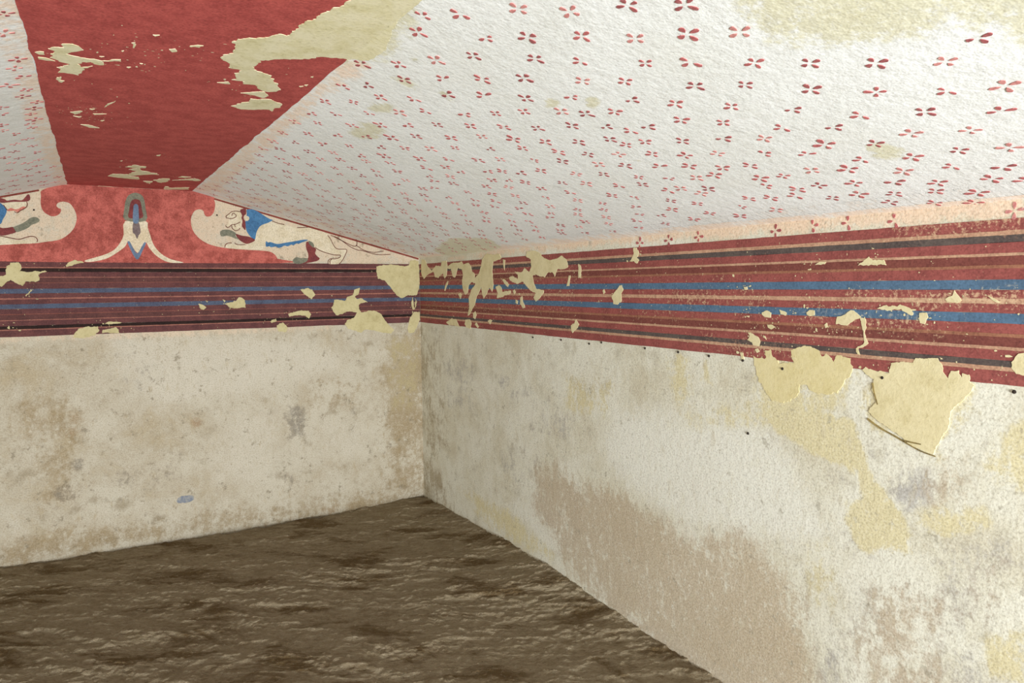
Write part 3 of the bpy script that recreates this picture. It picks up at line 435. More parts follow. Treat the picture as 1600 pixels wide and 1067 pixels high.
DATA['stain_ceiling'] = [["y",60,0.95,[[-2515,-129.4],[-2704.2,2.7],[-2782.6,46.9],[-2954.5,31.1],[-3118.1,-18.9],[-3316.5,-107.1],[-3187.9,-215.7]]],["y",70,0.9,[[-3621.5,337.5],
 [-3565.8,430],[-3572.8,488.2],[-3661.4,543.1],[-3741.3,569.7],[-3811.8,579.8],[-3860.2,665.9],[-3895.8,700.4],[-4016.4,372.3],[-3771,154.2]]],["d",60,0.5,[[-3626.2,361.8],
 [-3586.7,444.5],[-3676.8,518.6],[-3751.2,516],[-3775.5,472.9]]],["y",20,0.9,[[-2519.5,201.5],[-2500.8,205.1],[-2476.6,203.1],[-2451.8,195.7],[-2431.4,184.5],
 [-2419.7,171.5],[-2419.3,159.6],[-2430.2,151.3],[-2449.8,148.2],[-2474.1,150.7],[-2498.2,158.3],[-2517.6,169.4],[-2528.6,181.8],[-2529.3,193.2]]],["y",25,0.8,[[-2295.3,265.1],
 [-2255,275.4],[-2207.9,277],[-2163.3,269.3],[-2131.2,253.5],[-2119,232.9],[-2129.2,212],[-2159.3,195.5],[-2202,186.5],[-2248.4,186.5],[-2289.5,195.1],[-2318.1,210.2],
 [-2329.5,229.2],[-2321.5,248.7]]],["d",12,0.7,[[-2735.1,282.8],[-2726.4,283],[-2720.3,278.1],[-2718.1,269.1],[-2720.2,257.8],[-2726.1,246.5],[-2734.6,237.5],
 [-2744,232.5],[-2752.4,232.4],[-2758.3,237.3],[-2760.5,246],[-2758.6,257],[-2753,268.3],[-2744.6,277.5]]],["y",15,0.9,[[-2984.3,437.1],[-2974.6,441.9],
 [-2963.2,443.8],[-2952.3,442.3],[-2944.1,437.8],[-2940.4,431.1],[-2941.9,423.6],[-2948.3,416.9],[-2958.1,412.3],[-2969.5,410.6],[-2980.1,412.2],[-2988,416.7],
 [-2991.6,423.2],[-2990.3,430.5]]],["y",15,0.9,[[-3077.5,481.9],[-3066.7,489],[-3055.5,493.3],[-3046,494],[-3040.2,490.8],[-3039.5,484.4],[-3043.8,476.2],
 [-3052.3,467.7],[-3063.1,460.8],[-3074.1,456.8],[-3083.3,456.3],[-3088.7,459.4],[-3089.6,465.6],[-3085.6,473.6]]],["y",20,0.95,[[-3495,1005],[-3483.4,1016.8],
 [-3468.7,1020.6],[-3453.9,1015.6],[-3442,1002.6],[-3435.7,984.3],[-3436.2,964.5],[-3443.2,947.5],[-3455.2,936.5],[-3469.7,933.5],[-3483.9,938.8],[-3495.2,951.4],
 [-3501.4,968.9],[-3501.4,987.9]]],["y",20,0.7,[[-2716.8,181.1],[-2707.5,180.2],[-2699.7,172.4],[-2694.9,159.3],[-2694.1,143.5],[-2697.5,128.4],[-2704.2,117],
 [-2713,111.3],[-2722,112.5],[-2729.6,120.2],[-2734.3,132.9],[-2735.2,148.3],[-2732.1,163.3],[-2725.5,175]]],["y",20,0.5,[[-2903.2,778.8],[-2894.7,783.8],
 [-2883.6,786.1],[-2872.1,785.1],[-2862.5,781],[-2856.8,774.7],[-2856.2,767.3],[-2860.7,760.5],[-2869.4,755.6],[-2880.5,753.5],[-2891.9,754.6],[-2901.2,758.7],
 [-2906.7,764.9],[-2907.5,772.1]]],["y",25,1,[[-983.9,1150.6],[-1295,1210],[-1205.4,1379.1],[-785.5,1504.4],[-375.9,1458.9],[-466.8,1324.8]]],["d",10,0.6,[[-2844.3,125],
 [-2839.5,124.2],[-2837.7,120.8],[-2839.2,115.5],[-2843.7,109.4],[-2850.2,103.7],[-2857.5,99.6],[-2864.1,97.8],[-2868.8,98.6],[-2870.6,101.9],[-2869.2,107.1],
 [-2864.8,113.1],[-2858.4,118.8],[-2851,123.1]]],["p",25,0.8,[[-2704.2,2.7],[-2353.1,-0.1],[-1875.6,1.7],[-1178.8,0],[-40.7,2.3],[-221.4,103.7],[-1165.5,82.6],
 [-1875.9,67.6],[-2364.5,52.8],[-2732,50.1]]],["p",40,0.2,[[-65.8,1423.9],[-1178.8,1435.7],[-2166.7,1443.8],[-3093,1349.5],[-3573.4,1370.5],[-3601.2,1302.3],
 [-3145.3,1270.6],[-2278.7,1341.3],[-1316.6,1349.2]]],["p",60,0.45,[[-40.7,2.3],[-24.6,1419.2],[-346.1,1207.2],[-531.6,412],[-457.2,33.9]]],["g",120,0.4,[[-1088.7,419.4],
 [-1319.7,980.1],[-1374,1313.2],[-250,1338.8],[-288.3,474.2]]]]
DATA['mark'] = [[-1491.9,221.5]]
DATA['cracks'] = [[[-3229.6,1066.4],[-3266.1,1047.2],[-3312.1,1030.6],[-3347.7,1016.3],[-3382.1,1004.3],[-3418.5,998.2]],[[-3241.3,1169.3],[-3248,1139.6],[-3258.3,1110.5]],
 [[-3333.5,1024.1],[-3364.6,1023.1],[-3381.4,1022.9]]]
DATA['wear_right'] = [[50,0.9,[[-3291.5,1599.3],[-3593.4,1600.8],[-3594.3,1578.9],[-3327,1573.2]]],[40,0.8,[[-3147.1,1423.1],[-3601.2,1424.7],[-3602.5,1395.1],[-3431.8,1383.8],
 [-3187.5,1399.8]]],[60,0.35,[[-2254.7,1458],[-2876.5,1452.8],[-2879.6,1329.9],[-2256.1,1305.6]]],[60,0.45,[[-2974.7,1392.9],[-3431.2,1399.9],[-3434.4,1319.2],
 [-2977.5,1294.1]]],[60,0.3,[[-54.1,1646.3],[-1817.4,1590.6],[-1816.6,1288.4],[-33.1,1218.9]]],[60,0.4,[[-2602.1,1273.5],[-3024.4,1257.6],[-3026.1,1199],
 [-2603.3,1204.9]]]]
DATA['pegs_right'] = [[-1447.2,1187.6],[-1918.6,1187.8],[-2006.3,1199.3],[-2287.8,1195.3],[-2474.2,1194.7],[-2628.1,1193.2],[-2780.8,1190.9],[-2940.2,1178.7],[-3268.6,1186.6],
 [-3591.7,1189.1],[-2808,948],[-1697.5,1190.7]]
DATA['pegs_back'] = [[-1256.2,1868.7],[-2137.7,1858.3]]
DATA['wallflowers'] = [[-2417.2,1610.9],[-2571.3,1615.4],[-2900.9,1611.5],[-3036.1,1615.2],[-3151.8,1617.3],[-3288.3,1612.3],[-3574.5,1611.3],[-2253.4,1609.2]]
DATA['flowers_near'] = [[-3510,315],[-3430,258],[-3809,640],[-3529,428],[-3275,89],[-3450,382],[-3329,208],[-3255,143],[-3741,682],[-3651,631],[-3360,339],[-3562,575],[-3483,524],
 [-3280,274],[-3385,458],[-3140,81],[-3778,801],[-3308,414],[-3182,212],[-3697,776],[-3598,724],[-3506,659],[-3413,581],[-3198,335],[-3064,35],[-3102,160],
 [-3325,536],[-3120,273],[-3734,887],[-3213,444],[-3628,833],[-3426,713],[-3524,795],[-2992,57],[-3328,644],[-3130,393],[-3007,184],[-3231,575],[-3658,941],
 [-3157,511],[-3448,819],[-3020,310],[-3561,910],[-3354,776],[-3259,697],[-3042,427],[-2907,141],[-3182,642],[-3682,1043],[-3474,927],[-2921,256],[-3073,534],
 [-3598,1021],[-3284,806],[-3381,889],[-2930,374],[-2998,507],[-3199,764],[-3082,631],[-3504,1019],[-2799,95],[-2831,198],[-2951,466],[-3313,920],[-2843,306],
 [-3406,994],[-3633,1132],[-3024,629],[-2983,581],[-3550,1096],[-3096,734],[-3226,879],[-2859,416],[-2707,35],[-2727,140],[-2903,535],[-3448,1087],[-2755,247],
 [-3005,694],[-3122,831],[-3346,1033],[-3586,1188],[-3640,1218],[-2928,640],[-2774,382],[-3264,1009],[-2942,687],[-3036,807],[-3145,927],[-3479,1175],[-3397,1139],
 [-2798,499],[-2961,762],[-3069,911],[-2830,614],[-3178,1016],[-2637,208],[-3309,1119],[-2683,336],[-3525,1260],[-2591,91],[-3448,1224],[-2711,446],[-2993,868],
 [-2868,724],[-3110,1008],[-3218,1103],[-3355,1213],[-2737,568],[-3011,945],[-2589,265],[-2910,837],[-2550,146],[-2622,390],[-2781,685],[-3273,1190],[-3489,1321],
 [-2511,54],[-3151,1110],[-3086,1063],[-2660,511],[-3408,1299],[-2947,943],[-2818,792],[-2708,634],[-3314,1266],[-3198,1195],[-2498,225],[-3117,1150],[-2580,451],
 [-2746,752],[-2525,330],[-2868,915],[-2625,565],[-2432,112],[-2654,687],[-2915,1025],[-2784,875],[-3039,1145],[-2975,1130],[-2427,279],[-2836,994],[-2395,172],
 [-2693,815],[-2471,407],[-2510,517],[-2867,1049],[-2568,644],[-2343,56],[-2744,924],[-2786,994],[-2604,778],[-2986,1237],[-2332,233],[-2661,905],[-2360,338],
 [-2460,586],[-2400,456],[-2901,1186],[-2510,709],[-2273,111],[-2787,1119],[-2562,851],[-2719,1068],[-2372,556],[-2299,419],[-2224,180],[-2257,301],[-2415,691],
 [-2481,814],[-2188,58],[-2616,1009],[-2840,1255],[-2556,966],[-2758,1207],[-2361,655],[-2268,500],[-2656,1140],[-2170,245],[-2206,369],[-2304,630],[-2117,102],
 [-2426,889],[-2344,759],[-2541,1083],[-2297,717],[-2348,823],[-2654,1243],[-2117,317],[-2156,448],[-2448,1014],[-2070,180],[-2564,1176],[-2175,536],[-2035,48],
 [-2186,588],[-2232,692],[-2376,959],[-2494,1144],[-2224,765],[-2390,1069],[-2036,365],[-2081,505],[-2268,897],[-1999,249],[-1958,115],[-2505,1257],[-2089,599],
 [-2135,723],[-2419,1198],[-2279,1036],[-2158,836],[-1975,411],[-1932,312],[-1901,189],[-2322,1135],[-1995,556],[-1857,55],[-2191,971],[-2016,648],[-2070,787],
 [-2224,1077],[-1885,353],[-2354,1267],[-2107,903],[-1905,469],[-1952,601],[-1840,242],[-2258,1200],[-1790,112],[-1976,733],[-2112,1033],[-1995,846],[-2170,1155],
 [-1780,288],[-1807,420],[-2014,947],[-1735,182],[-1824,539],[-1858,646],[-1698,58],[-1908,803],[-2047,1071],[-2187,1279],[-1919,888],[-1983,1007],[-1746,457],
 [-1715,356],[-1687,244],[-1793,624],[-2073,1197],[-1803,733],[-1620,101],[-1835,847],[-2001,1158],[-1709,550],[-1885,973],[-1656,418],[-1629,315],[-1586,175],
 [-2023,1267],[-1699,673],[-1748,796],[-1540,57],[-1877,1084],[-1539,248],[-1926,1208],[-1767,927],[-1559,357],[-1583,484],[-1609,624],[-1483,135],[-1791,1051],
 [-1638,725],[-1833,1141],[-1678,863],[-1885,1249],[-1495,431],[-1698,976],[-1459,305],[-1432,186],[-1406,69],[-1507,536],[-1539,673],[-1727,1100],[-1776,1189],
 [-1580,799],[-1602,914],[-1636,1015],[-1392,374],[-1335,123],[-1411,485],[-1452,633],[-1481,717],[-1679,1161],[-1339,269],[-1501,864],[-1698,1276],[-1370,566],
 [-1280,214]]
DATA['flowers_far'] = [[-1520,983],[-1582,1111],[-1319,444],[-1283,316],[-1384,688],[-1231,76],[-1405,788],[-1596,1203],[-1443,910],[-1461,1023],[-1299,629],[-1171,134],[-1213,373],
 [-1246,510],[-1185,244],[-1497,1162],[-1547,1276],[-1305,751],[-1343,859],[-1381,990],[-1417,1107],[-1161,428],[-1222,670],[-1088,73],[-1182,554],[-1433,1213],
 [-1119,331],[-1244,783],[-1091,199],[-1279,929],[-1089,373],[-1297,1036],[-1094,498],[-1334,1160],[-1125,625],[-1162,745],[-1188,857],[-1006,140],[-1370,1271],
 [-1023,263],[-1221,977],[-1252,1116],[-1001,448],[-1062,688],[-1269,1211],[-1136,918],[-941,194],[-961,340],[-1079,800],[-997,559],[-1159,1039],[-903,79],
 [-1173,1172],[-932,500],[-877,256],[-1209,1272],[-1067,967],[-893,384],[-979,735],[-947,638],[-832,137],[-1012,888],[-1129,1222],[-1065,1102],[-945,819],
 [-897,698],[-865,585],[-826,434],[-802,320],[-959,914],[-1141,1341],[-774,206],[-754,83],[-985,1047],[-853,749],[-1005,1177],[-1054,1291],[-772,515],[-902,974],
 [-736,407],[-859,876],[-705,256],[-775,621],[-675,123],[-928,1099],[-943,1239],[-1001,1365],[-742,719],[-666,431],[-808,949],[-753,783],[-695,586],[-831,1043],
 [-631,313],[-612,204],[-597,84],[-861,1167],[-897,1296],[-677,745],[-587,376],[-635,615],[-709,884],[-773,1119],[-586,514],[-524,147],[-719,991],[-533,256],
 [-793,1233],[-549,582],[-633,922],[-802,1347],[-721,1161],[-600,819],[-461,211],[-497,448],[-665,1056],[-469,319],[-548,705],[-414,71],[-727,1300],[-453,502],
 [-515,770],[-472,628],[-415,384],[-569,990],[-522,880],[-381,270],[-597,1114],[-351,140],[-604,1249],[-651,1362],[-307,33],[-413,686],[-437,797],[-477,943],
 [-371,565],[-326,331],[-291,209],[-541,1193],[-329,462],[-490,1063],[-259,85],[-554,1305],[-324,645],[-376,874],[-260,382],[-340,771],[-435,1113],[-226,283],
 [-399,1021],[-252,525],[-463,1242],[-165,21],[-179,174],[-257,697],[-474,1368],[-278,826],[-336,1047],[-180,447],[-204,589],[-152,332],[-287,933],[-367,1197],
 [-396,1277],[-118,205],[-93,102],[-153,641],[-177,758],[-241,1001],[-281,1140],[-187,870],[-65,298],[-103,529],[-81,410],[-296,1252],[-325,1362],[-72,587],
 [-177,1056],[-112,839],[-139,942],[-209,1163],[-66,700],[-235,1293],[-87,996],[-51,873],[-143,1249],[-104,1140],[-175,1376],[-33,1180],[-58,1300],[-3383,150],
 [-3549,127],[-3502,209],[-3692,133],[-3617,190],[-3571,255],[-3855,136],[-3800,171],[-3727,249],[-4104,101],[-4030,107],[-3972,213],[-3891,261],[-3819,323],
 [-3770,360],[-4192,144],[-4120,179],[-4069,227],[-4004,329],[-3930,364],[-3870,435],[-4295,185],[-4228,236],[-4155,295],[-4111,348],[-4018,413],[-3955,502],
 [-4242,351],[-4199,417],[-4121,495],[-4056,545],[-3996,628],[-3912,678],[-3873,746],[-4298,484],[-4224,552],[-4141,634],[-4084,670],[-4019,737],[-3959,799],
 [-3888,848],[-3816,919],[-3766,990],[-4236,675],[-4185,736],[-4112,781],[-4082,845],[-4001,913],[-3932,972],[-3848,1044],[-3787,1124],[-3725,1163],[-4288,805],
 [-4206,852],[-4151,919],[-4071,988],[-3990,1036],[-3942,1098],[-3874,1166],[-3823,1212],[-4247,969],[-4158,1040],[-4134,1102],[-4043,1157],[-3985,1227],
 [-4273,1126],[-4208,1155],[-4141,1213],[-4294,1196]]
DATA['flowers_left'] = [[-2352,29],[-2278,42],[-2191,29],[-2124,69],[-2059,34],[-1990,48],[-1903,18],[-1826,31],[-1758,43],[-1675,38],[-1612,56],[-2669,25],[-1884,110],[-1806,116],
 [-1654,131],[-1569,137],[-159,50],[-124,100],[-319,32],[-247,99],[-196,150],[-124,218],[-54,258],[-419,74],[-348,152],[-276,216],[-231,278],[-663,40],[-572,92],
 [-511,146],[-440,207],[-383,267],[-755,91],[-690,132],[-593,181],[-897,77],[-864,122],[-765,196],[-1080,78],[-1010,136],[-927,169],[-1227,75],[-1163,140],
 [-1072,179],[-1371,81],[-1311,123],[-1260,186],[-1555,55],[-1487,113],[-2552,37]]
DATA['flowers_left_far'] = [[-159,355],[-61,386],[-308,330],[-261,414],[-175,461],[-122,532],[-35,567],[-548,285],[-482,320],[-412,404],[-331,461],[-298,522],[-211,596],[-179,638],
 [-71,713],[-39,769],[-707,269],[-654,331],[-596,386],[-502,473],[-428,536],[-362,585],[-307,657],[-255,691],[-188,749],[-123,827],[-62,884],[-877,273],
 [-792,309],[-745,368],[-658,445],[-606,494],[-542,567],[-503,618],[-439,693],[-345,775],[-301,835],[-204,891],[-144,938],[-60,989],[-1044,232],[-972,316],
 [-923,389],[-841,464],[-772,510],[-705,553],[-619,639],[-584,687],[-484,737],[-451,807],[-382,869],[-299,936],[-252,997],[-151,1086],[-107,1124],[-38,1170],
 [-1189,232],[-1135,318],[-1084,393],[-1008,444],[-945,500],[-855,574],[-818,626],[-733,686],[-663,767],[-599,828],[-546,889],[-470,930],[-398,998],[-333,1068],
 [-273,1115],[-196,1207],[-129,1242],[-92,1319],[-1437,202],[-1366,265],[-1290,329],[-1224,384],[-1164,455],[-1074,492],[-1019,560],[-951,608],[-894,696],
 [-823,741],[-788,807],[-701,865],[-635,950],[-558,987],[-482,1045],[-435,1135],[-353,1179],[-280,1253],[-242,1329],[-1599,183],[-1526,255],[-1444,282],
 [-1373,386],[-1330,415],[-1242,482],[-1191,566],[-1134,626],[-1054,672],[-1000,730],[-917,807],[-854,873],[-809,932],[-720,989],[-671,1067],[-590,1110],
 [-523,1192],[-476,1197],[-376,1310],[-328,1365],[-1743,174],[-1697,235],[-1628,318],[-1548,392],[-1476,434],[-1408,501],[-1339,551],[-1298,621],[-1220,675],
 [-1146,760],[-1081,808],[-1021,859],[-942,928],[-898,989],[-807,1055],[-760,1107],[-680,1180],[-625,1230],[-558,1305],[-496,1370],[-1905,175],[-1832,246],
 [-1785,295],[-1710,377],[-1649,446],[-1583,495],[-1519,578],[-1472,614],[-1381,662],[-1304,742],[-1256,811],[-1167,861],[-1132,926],[-1058,976],[-983,1037],
 [-926,1102],[-883,1178],[-783,1250],[-713,1302],[-641,1358],[-2058,169],[-2010,224],[-1916,294],[-1875,365],[-1837,408],[-1728,469],[-1685,527],[-1633,624],
 [-1534,661],[-1477,729],[-1401,792],[-1355,843],[-1282,910],[-1218,987],[-1138,1048],[-1098,1081],[-1031,1178],[-935,1225],[-895,1306],[-818,1351],[-2318,110],
 [-2234,174],[-2168,228],[-2110,286],[-2048,341],[-1980,424],[-1926,486],[-1841,538],[-1797,597],[-1699,654],[-1649,714],[-1570,791],[-1514,858],[-1445,930],
 [-1382,980],[-1314,1014],[-1246,1098],[-1189,1167],[-1115,1212],[-1051,1283],[-982,1359],[-2447,95],[-2405,134],[-2338,229],[-2278,288],[-2204,357],[-2131,395],
 [-2057,475],[-1974,558],[-1942,596],[-1889,680],[-1826,726],[-1732,789],[-1679,848],[-1616,907],[-1535,981],[-1470,1041],[-1404,1102],[-1340,1165],[-1270,1218],
 [-1222,1271],[-1130,1341],[-2649,98],[-2564,166],[-2485,233],[-2421,300],[-2388,365],[-2280,412],[-2236,479],[-2168,529],[-2097,587],[-2020,651],[-1978,717],
 [-1885,770],[-1833,837],[-1786,925],[-1702,984],[-1626,1027],[-1578,1094],[-1508,1162],[-1423,1210],[-1380,1295],[-1292,1339],[-2800,102],[-2724,163],[-2652,237],
 [-2594,282],[-2540,340],[-2484,408],[-2417,456],[-2323,533],[-2269,596],[-2190,648],[-2150,752],[-2053,783],[-2012,853],[-1941,892],[-1869,962],[-1804,1032],
 [-1727,1086],[-1680,1157],[-1588,1222],[-1531,1251],[-1462,1348],[-2962,87],[-2881,158],[-2814,224],[-2748,279],[-2716,351],[-2632,398],[-2568,475],[-2499,525],
 [-2451,585],[-2351,650],[-2291,724],[-2215,776],[-2150,841],[-2099,911],[-2050,970],[-1956,1014],[-1886,1088],[-1831,1131],[-1764,1213],[-1707,1270],[-1630,1329],
 [-3186,37],[-3124,73],[-3036,159],[-2989,232],[-2914,279],[-2820,330],[-2782,402],[-2731,447],[-2666,527],[-2573,578],[-2515,646],[-2460,703],[-2410,761],
 [-2336,803],[-2251,897],[-2196,979],[-2151,1022],[-2052,1085],[-1994,1144],[-1937,1185],[-1890,1283],[-1788,1317],[-3272,98],[-3223,140],[-3144,213],[-3083,271],
 [-3031,334],[-2958,393],[-2892,477],[-2809,536],[-2753,601],[-2689,643],[-2608,714],[-2553,775],[-2472,845],[-2424,896],[-2365,948],[-2276,1043],[-2211,1075],
 [-2147,1140],[-2086,1212],[-2035,1267],[-1947,1317],[-3435,73],[-3373,139],[-3328,187],[-3234,243],[-3183,320],[-3112,388],[-3049,457],[-2993,514],[-2898,558],
 [-2846,652],[-2792,720],[-2721,778],[-2630,820],[-2589,896],[-2514,930],[-2450,1023],[-2379,1070],[-2328,1133],[-2263,1195],[-2181,1257],[-2122,1330],[-3535,135],
 [-3483,205],[-3405,259],[-3346,321],[-3282,373],[-3217,452],[-3159,517],[-3106,580],[-3013,635],[-2948,698],[-2883,767],[-2815,830],[-2744,883],[-2679,963],
 [-2602,1016],[-2553,1068],[-2492,1137],[-2420,1191],[-2374,1265],[-2294,1328],[-3581,268],[-3515,321],[-3431,370],[-3378,456],[-3317,491],[-3233,571],[-3180,620],
 [-3106,690],[-3022,754],[-2966,840],[-2917,870],[-2848,939],[-2788,1009],[-2708,1050],[-2655,1144],[-2582,1183],[-2509,1259],[-2466,1321],[-2378,1363],
 [-3543,453],[-3461,495],[-3417,563],[-3336,655],[-3255,684],[-3216,767],[-3150,810],[-3086,853],[-3015,929],[-2936,995],[-2872,1050],[-2815,1146],[-2724,1201],
 [-2670,1264],[-2614,1335],[-3553,562],[-3502,639],[-3426,695],[-3358,763],[-3311,831],[-3224,870],[-3150,936],[-3103,1002],[-3042,1073],[-2971,1118],[-2914,1182],
 [-2843,1243],[-2775,1310],[-3530,761],[-3479,801],[-3408,862],[-3352,933],[-3243,972],[-3201,1061],[-3141,1129],[-3065,1187],[-3012,1255],[-2941,1334],
 [-2865,1369],[-3574,861],[-3506,943],[-3432,978],[-3348,1034],[-3279,1111],[-3227,1160],[-3161,1233],[-3106,1291],[-3041,1363],[-3590,970],[-3553,1031],
 [-3448,1120],[-3389,1179],[-3334,1245],[-3274,1286],[-3189,1362],[-3552,1178],[-3483,1224],[-3424,1280],[-3372,1356],[-3510,1362]]

# ------------------------------------------------------------------ materials
def plaster(name, base, light, dark, yellow, brown, grey, pink, white, olive, tan, bump=0.5, vein=1.0):
    k = Mat(name)
    blot = k.noise(3.4, 5, 0.68, off=21.0, dist=0.4)
    mid = k.noise(9, 4, 0.65, off=3.0)
    fine = k.noise(46, 4, 0.75, off=8.0)
    drip = k.noise(24, 4, 0.7, vec=k.vec(scale=(1, 1, 0.35), off=(5, 5, 5)))
    grain = k.noise(150, 1, 0.6)
    c = k.mix(k.step(blot, 0.36, 0.56), lin(light), lin(base))
    c = k.mix(k.math('MULTIPLY', k.step(blot, 0.5, 0.7), 0.65*vein), c, lin(tan))
    c = k.mix(k.math('MULTIPLY', k.step(mid, 0.52, 0.75), 0.7*vein), c, lin(dark))
    def dev(n, amt): return k.math('MULTIPLY', k.math('SUBTRACT', n, 0.5), amt)
    edge = k.math('ADD', k.math('ADD', dev(blot, 1.2), dev(fine, 1.7)), k.math('ADD', dev(drip, 1.6), dev(mid, 1.3)))
    def layer(c, nm, colr, amt, a=0.35, b=0.7):
        f = k.math('ADD', k.attr(nm), k.math('MULTIPLY', edge, k.step(k.attr(nm), 0.0, 0.3)))
        return k.mix(k.math('MULTIPLY', k.step(f, a, b), amt), c, lin(colr))
    c = layer(c, 'white', white, 0.75, 0.1, 0.9)
    c = layer(c, 'pink', pink, 0.9, 0.1, 0.9)
    c = layer(c, 'olive', olive, 0.75, 0.1, 0.95)
    c = layer(c, 'grey', grey, 0.75, 0.25, 1.0)
    c = layer(c, 'yellow', yellow, 0.85, 0.1, 0.7)
    c = layer(c, 'brown', brown, 0.8, 0.25, 0.95)
    spots = k.noise(19, 3, 0.72, off=31.0)
    c = k.mix(k.math('MULTIPLY', k.step(spots, 0.6, 0.72), 0.6*vein), c, lin([v*0.86 for v in dark]))
    # scattered grey-brown specks, pale salts and fine mottling
    c = k.mix(k.math('MULTIPLY', k.step(fine, 0.55, 0.74), 0.6*vein), c, lin(dark))
    c = k.mix(k.math('MULTIPLY', k.step(drip, 0.55, 0.72), 0.5*vein), c, lin(tan))
    c = k.mix(k.math('MULTIPLY', k.step(fine, 0.45, 0.27), 0.5), c, lin(white))
    c = k.mix(k.math('MULTIPLY', k.step(grain, 0.45, 0.75), 0.3*vein), c, lin((112, 102, 84)))
    c = k.mix(k.math('MULTIPLY', k.step(grain, 0.5, 0.25), 0.25), c, lin(white))
    k.bump(k.noise(34, 3, 0.7, off=2.0), bump, 0.008)
    return k.color(c)
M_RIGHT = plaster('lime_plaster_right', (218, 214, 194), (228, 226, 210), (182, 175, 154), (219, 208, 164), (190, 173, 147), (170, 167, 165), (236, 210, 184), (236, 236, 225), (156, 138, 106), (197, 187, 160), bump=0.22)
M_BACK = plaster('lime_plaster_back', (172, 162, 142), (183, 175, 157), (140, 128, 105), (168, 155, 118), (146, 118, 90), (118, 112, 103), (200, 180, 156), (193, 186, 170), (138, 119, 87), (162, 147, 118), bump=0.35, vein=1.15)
M_CEIL = plaster('whitewashed_ceiling', (232, 233, 229), (237, 238, 235), (218, 218, 210), (214, 209, 178), (176, 160, 120), (208, 208, 205), (238, 214, 192), (242, 243, 240), (182, 174, 124), (227, 226, 216), bump=0.3, vein=0.45)

def paint(name, col, dark, worn, wear=0.5, speck=0.5):
    """flat mineral paint, mottled, with pinhole losses that show the plaster"""
    k = Mat(name)
    mid = k.noise(16, 4, 0.7, off=1.3)
    fine = k.noise(85, 4, 0.78, off=2.2)
    grain = k.noise(170, 1, 0.6)
    c = k.mix(k.step(mid, 0.36, 0.64), lin(col), lin(dark))
    c = k.mix(k.math('MULTIPLY', k.step(fine, 0.5, 0.32), 0.45), c, lin([v*0.74 for v in dark]))
    c = k.mix(k.math('MULTIPLY', k.step(grain, 0.5, 0.78), 0.4), c, lin([v*0.7 for v in dark]))
    c = k.mix(k.math('MULTIPLY', k.step(grain, 0.5, 0.25), 0.22), c, lin([min(255, v*1.15+14) for v in col]))
    f = k.math('ADD', fine, k.math('MULTIPLY', k.attr('wear'), 0.28))
    f = k.math('ADD', f, k.math('MULTIPLY', k.math('SUBTRACT', mid, 0.5), 0.35))
    c = k.mix(k.math('MULTIPLY', k.step(f, 0.66-0.1*wear, 0.82-0.1*wear), speck), c, lin(worn))
    return k.color(c)
WORN = (216, 186, 150)
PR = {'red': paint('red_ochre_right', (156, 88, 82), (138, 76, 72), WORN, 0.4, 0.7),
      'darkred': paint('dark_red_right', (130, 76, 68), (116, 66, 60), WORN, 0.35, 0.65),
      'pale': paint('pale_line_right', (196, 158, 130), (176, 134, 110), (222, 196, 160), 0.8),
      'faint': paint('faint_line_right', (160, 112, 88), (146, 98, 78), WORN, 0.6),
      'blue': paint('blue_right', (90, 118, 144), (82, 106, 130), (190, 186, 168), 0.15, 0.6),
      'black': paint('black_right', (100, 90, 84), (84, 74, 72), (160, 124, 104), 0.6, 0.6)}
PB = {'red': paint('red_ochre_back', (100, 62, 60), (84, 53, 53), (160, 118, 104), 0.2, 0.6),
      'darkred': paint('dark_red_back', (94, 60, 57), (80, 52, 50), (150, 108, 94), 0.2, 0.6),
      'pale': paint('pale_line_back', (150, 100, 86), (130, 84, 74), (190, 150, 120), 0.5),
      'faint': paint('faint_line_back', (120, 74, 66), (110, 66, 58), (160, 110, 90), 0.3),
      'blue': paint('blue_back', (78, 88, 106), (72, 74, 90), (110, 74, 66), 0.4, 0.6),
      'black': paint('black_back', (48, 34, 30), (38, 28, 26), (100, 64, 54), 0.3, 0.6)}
M_BEAM = paint('red_beam', (184, 88, 82), (164, 74, 70), (206, 130, 112), 0.15, 0.4)
M_GRED = paint('gable_red', (178, 96, 86), (142, 70, 62), (214, 150, 120), 0.4, 0.5)
M_FLOWER = [paint('flower_red', (186, 108, 106), (172, 96, 96), (224, 188, 178), 0.9, 0.6),
            paint('flower_red_dark', (166, 94, 93), (152, 86, 87), (214, 176, 168), 0.8, 0.5),
            paint('flower_red_pale', (204, 140, 134), (196, 126, 122), (228, 204, 196), 0.9, 0.6),
            paint('flower_far', (176, 122, 116), (164, 112, 106), (224, 200, 190), 1.0, 0.6)]
P = {'blue': paint('lion_blue', (72, 114, 150), (60, 96, 132), (130, 160, 170), 0.3),
     'maroon': paint('lion_maroon', (122, 62, 58), (104, 52, 54), (160, 110, 100), 0.2),
     'green': paint('lion_green', (122, 120, 102), (104, 104, 90), (160, 156, 136), 0.3),
     'cream': paint('lion_cream', (204, 192, 168), (190, 176, 148), (190, 165, 130), 0.4),
     'field': paint('gable_cream', (218, 202, 174), (206, 186, 158), (196, 170, 140), 0.3),
     'line': paint('outline_brown', (106, 58, 46), (90, 48, 40), (150, 104, 84), 0.0, 0.3),
     'border': paint('border_red', (128, 62, 54), (106, 52, 44), (170, 120, 100), 0.1, 0.4),
     'white': paint('wing_cream', (208, 196, 172), (196, 180, 150), (196, 170, 130), 0.4),
     'grey': paint('motif_grey', (120, 106, 102), (106, 92, 92), (150, 140, 130), 0.3),
     'bluegrey': paint('motif_blue_grey', (104, 122, 144), (92, 106, 126), (150, 140, 130), 0.3),
     'pink': paint('lips_pink', (190, 120, 104), (172, 100, 88), (206, 150, 130), 0.3)}
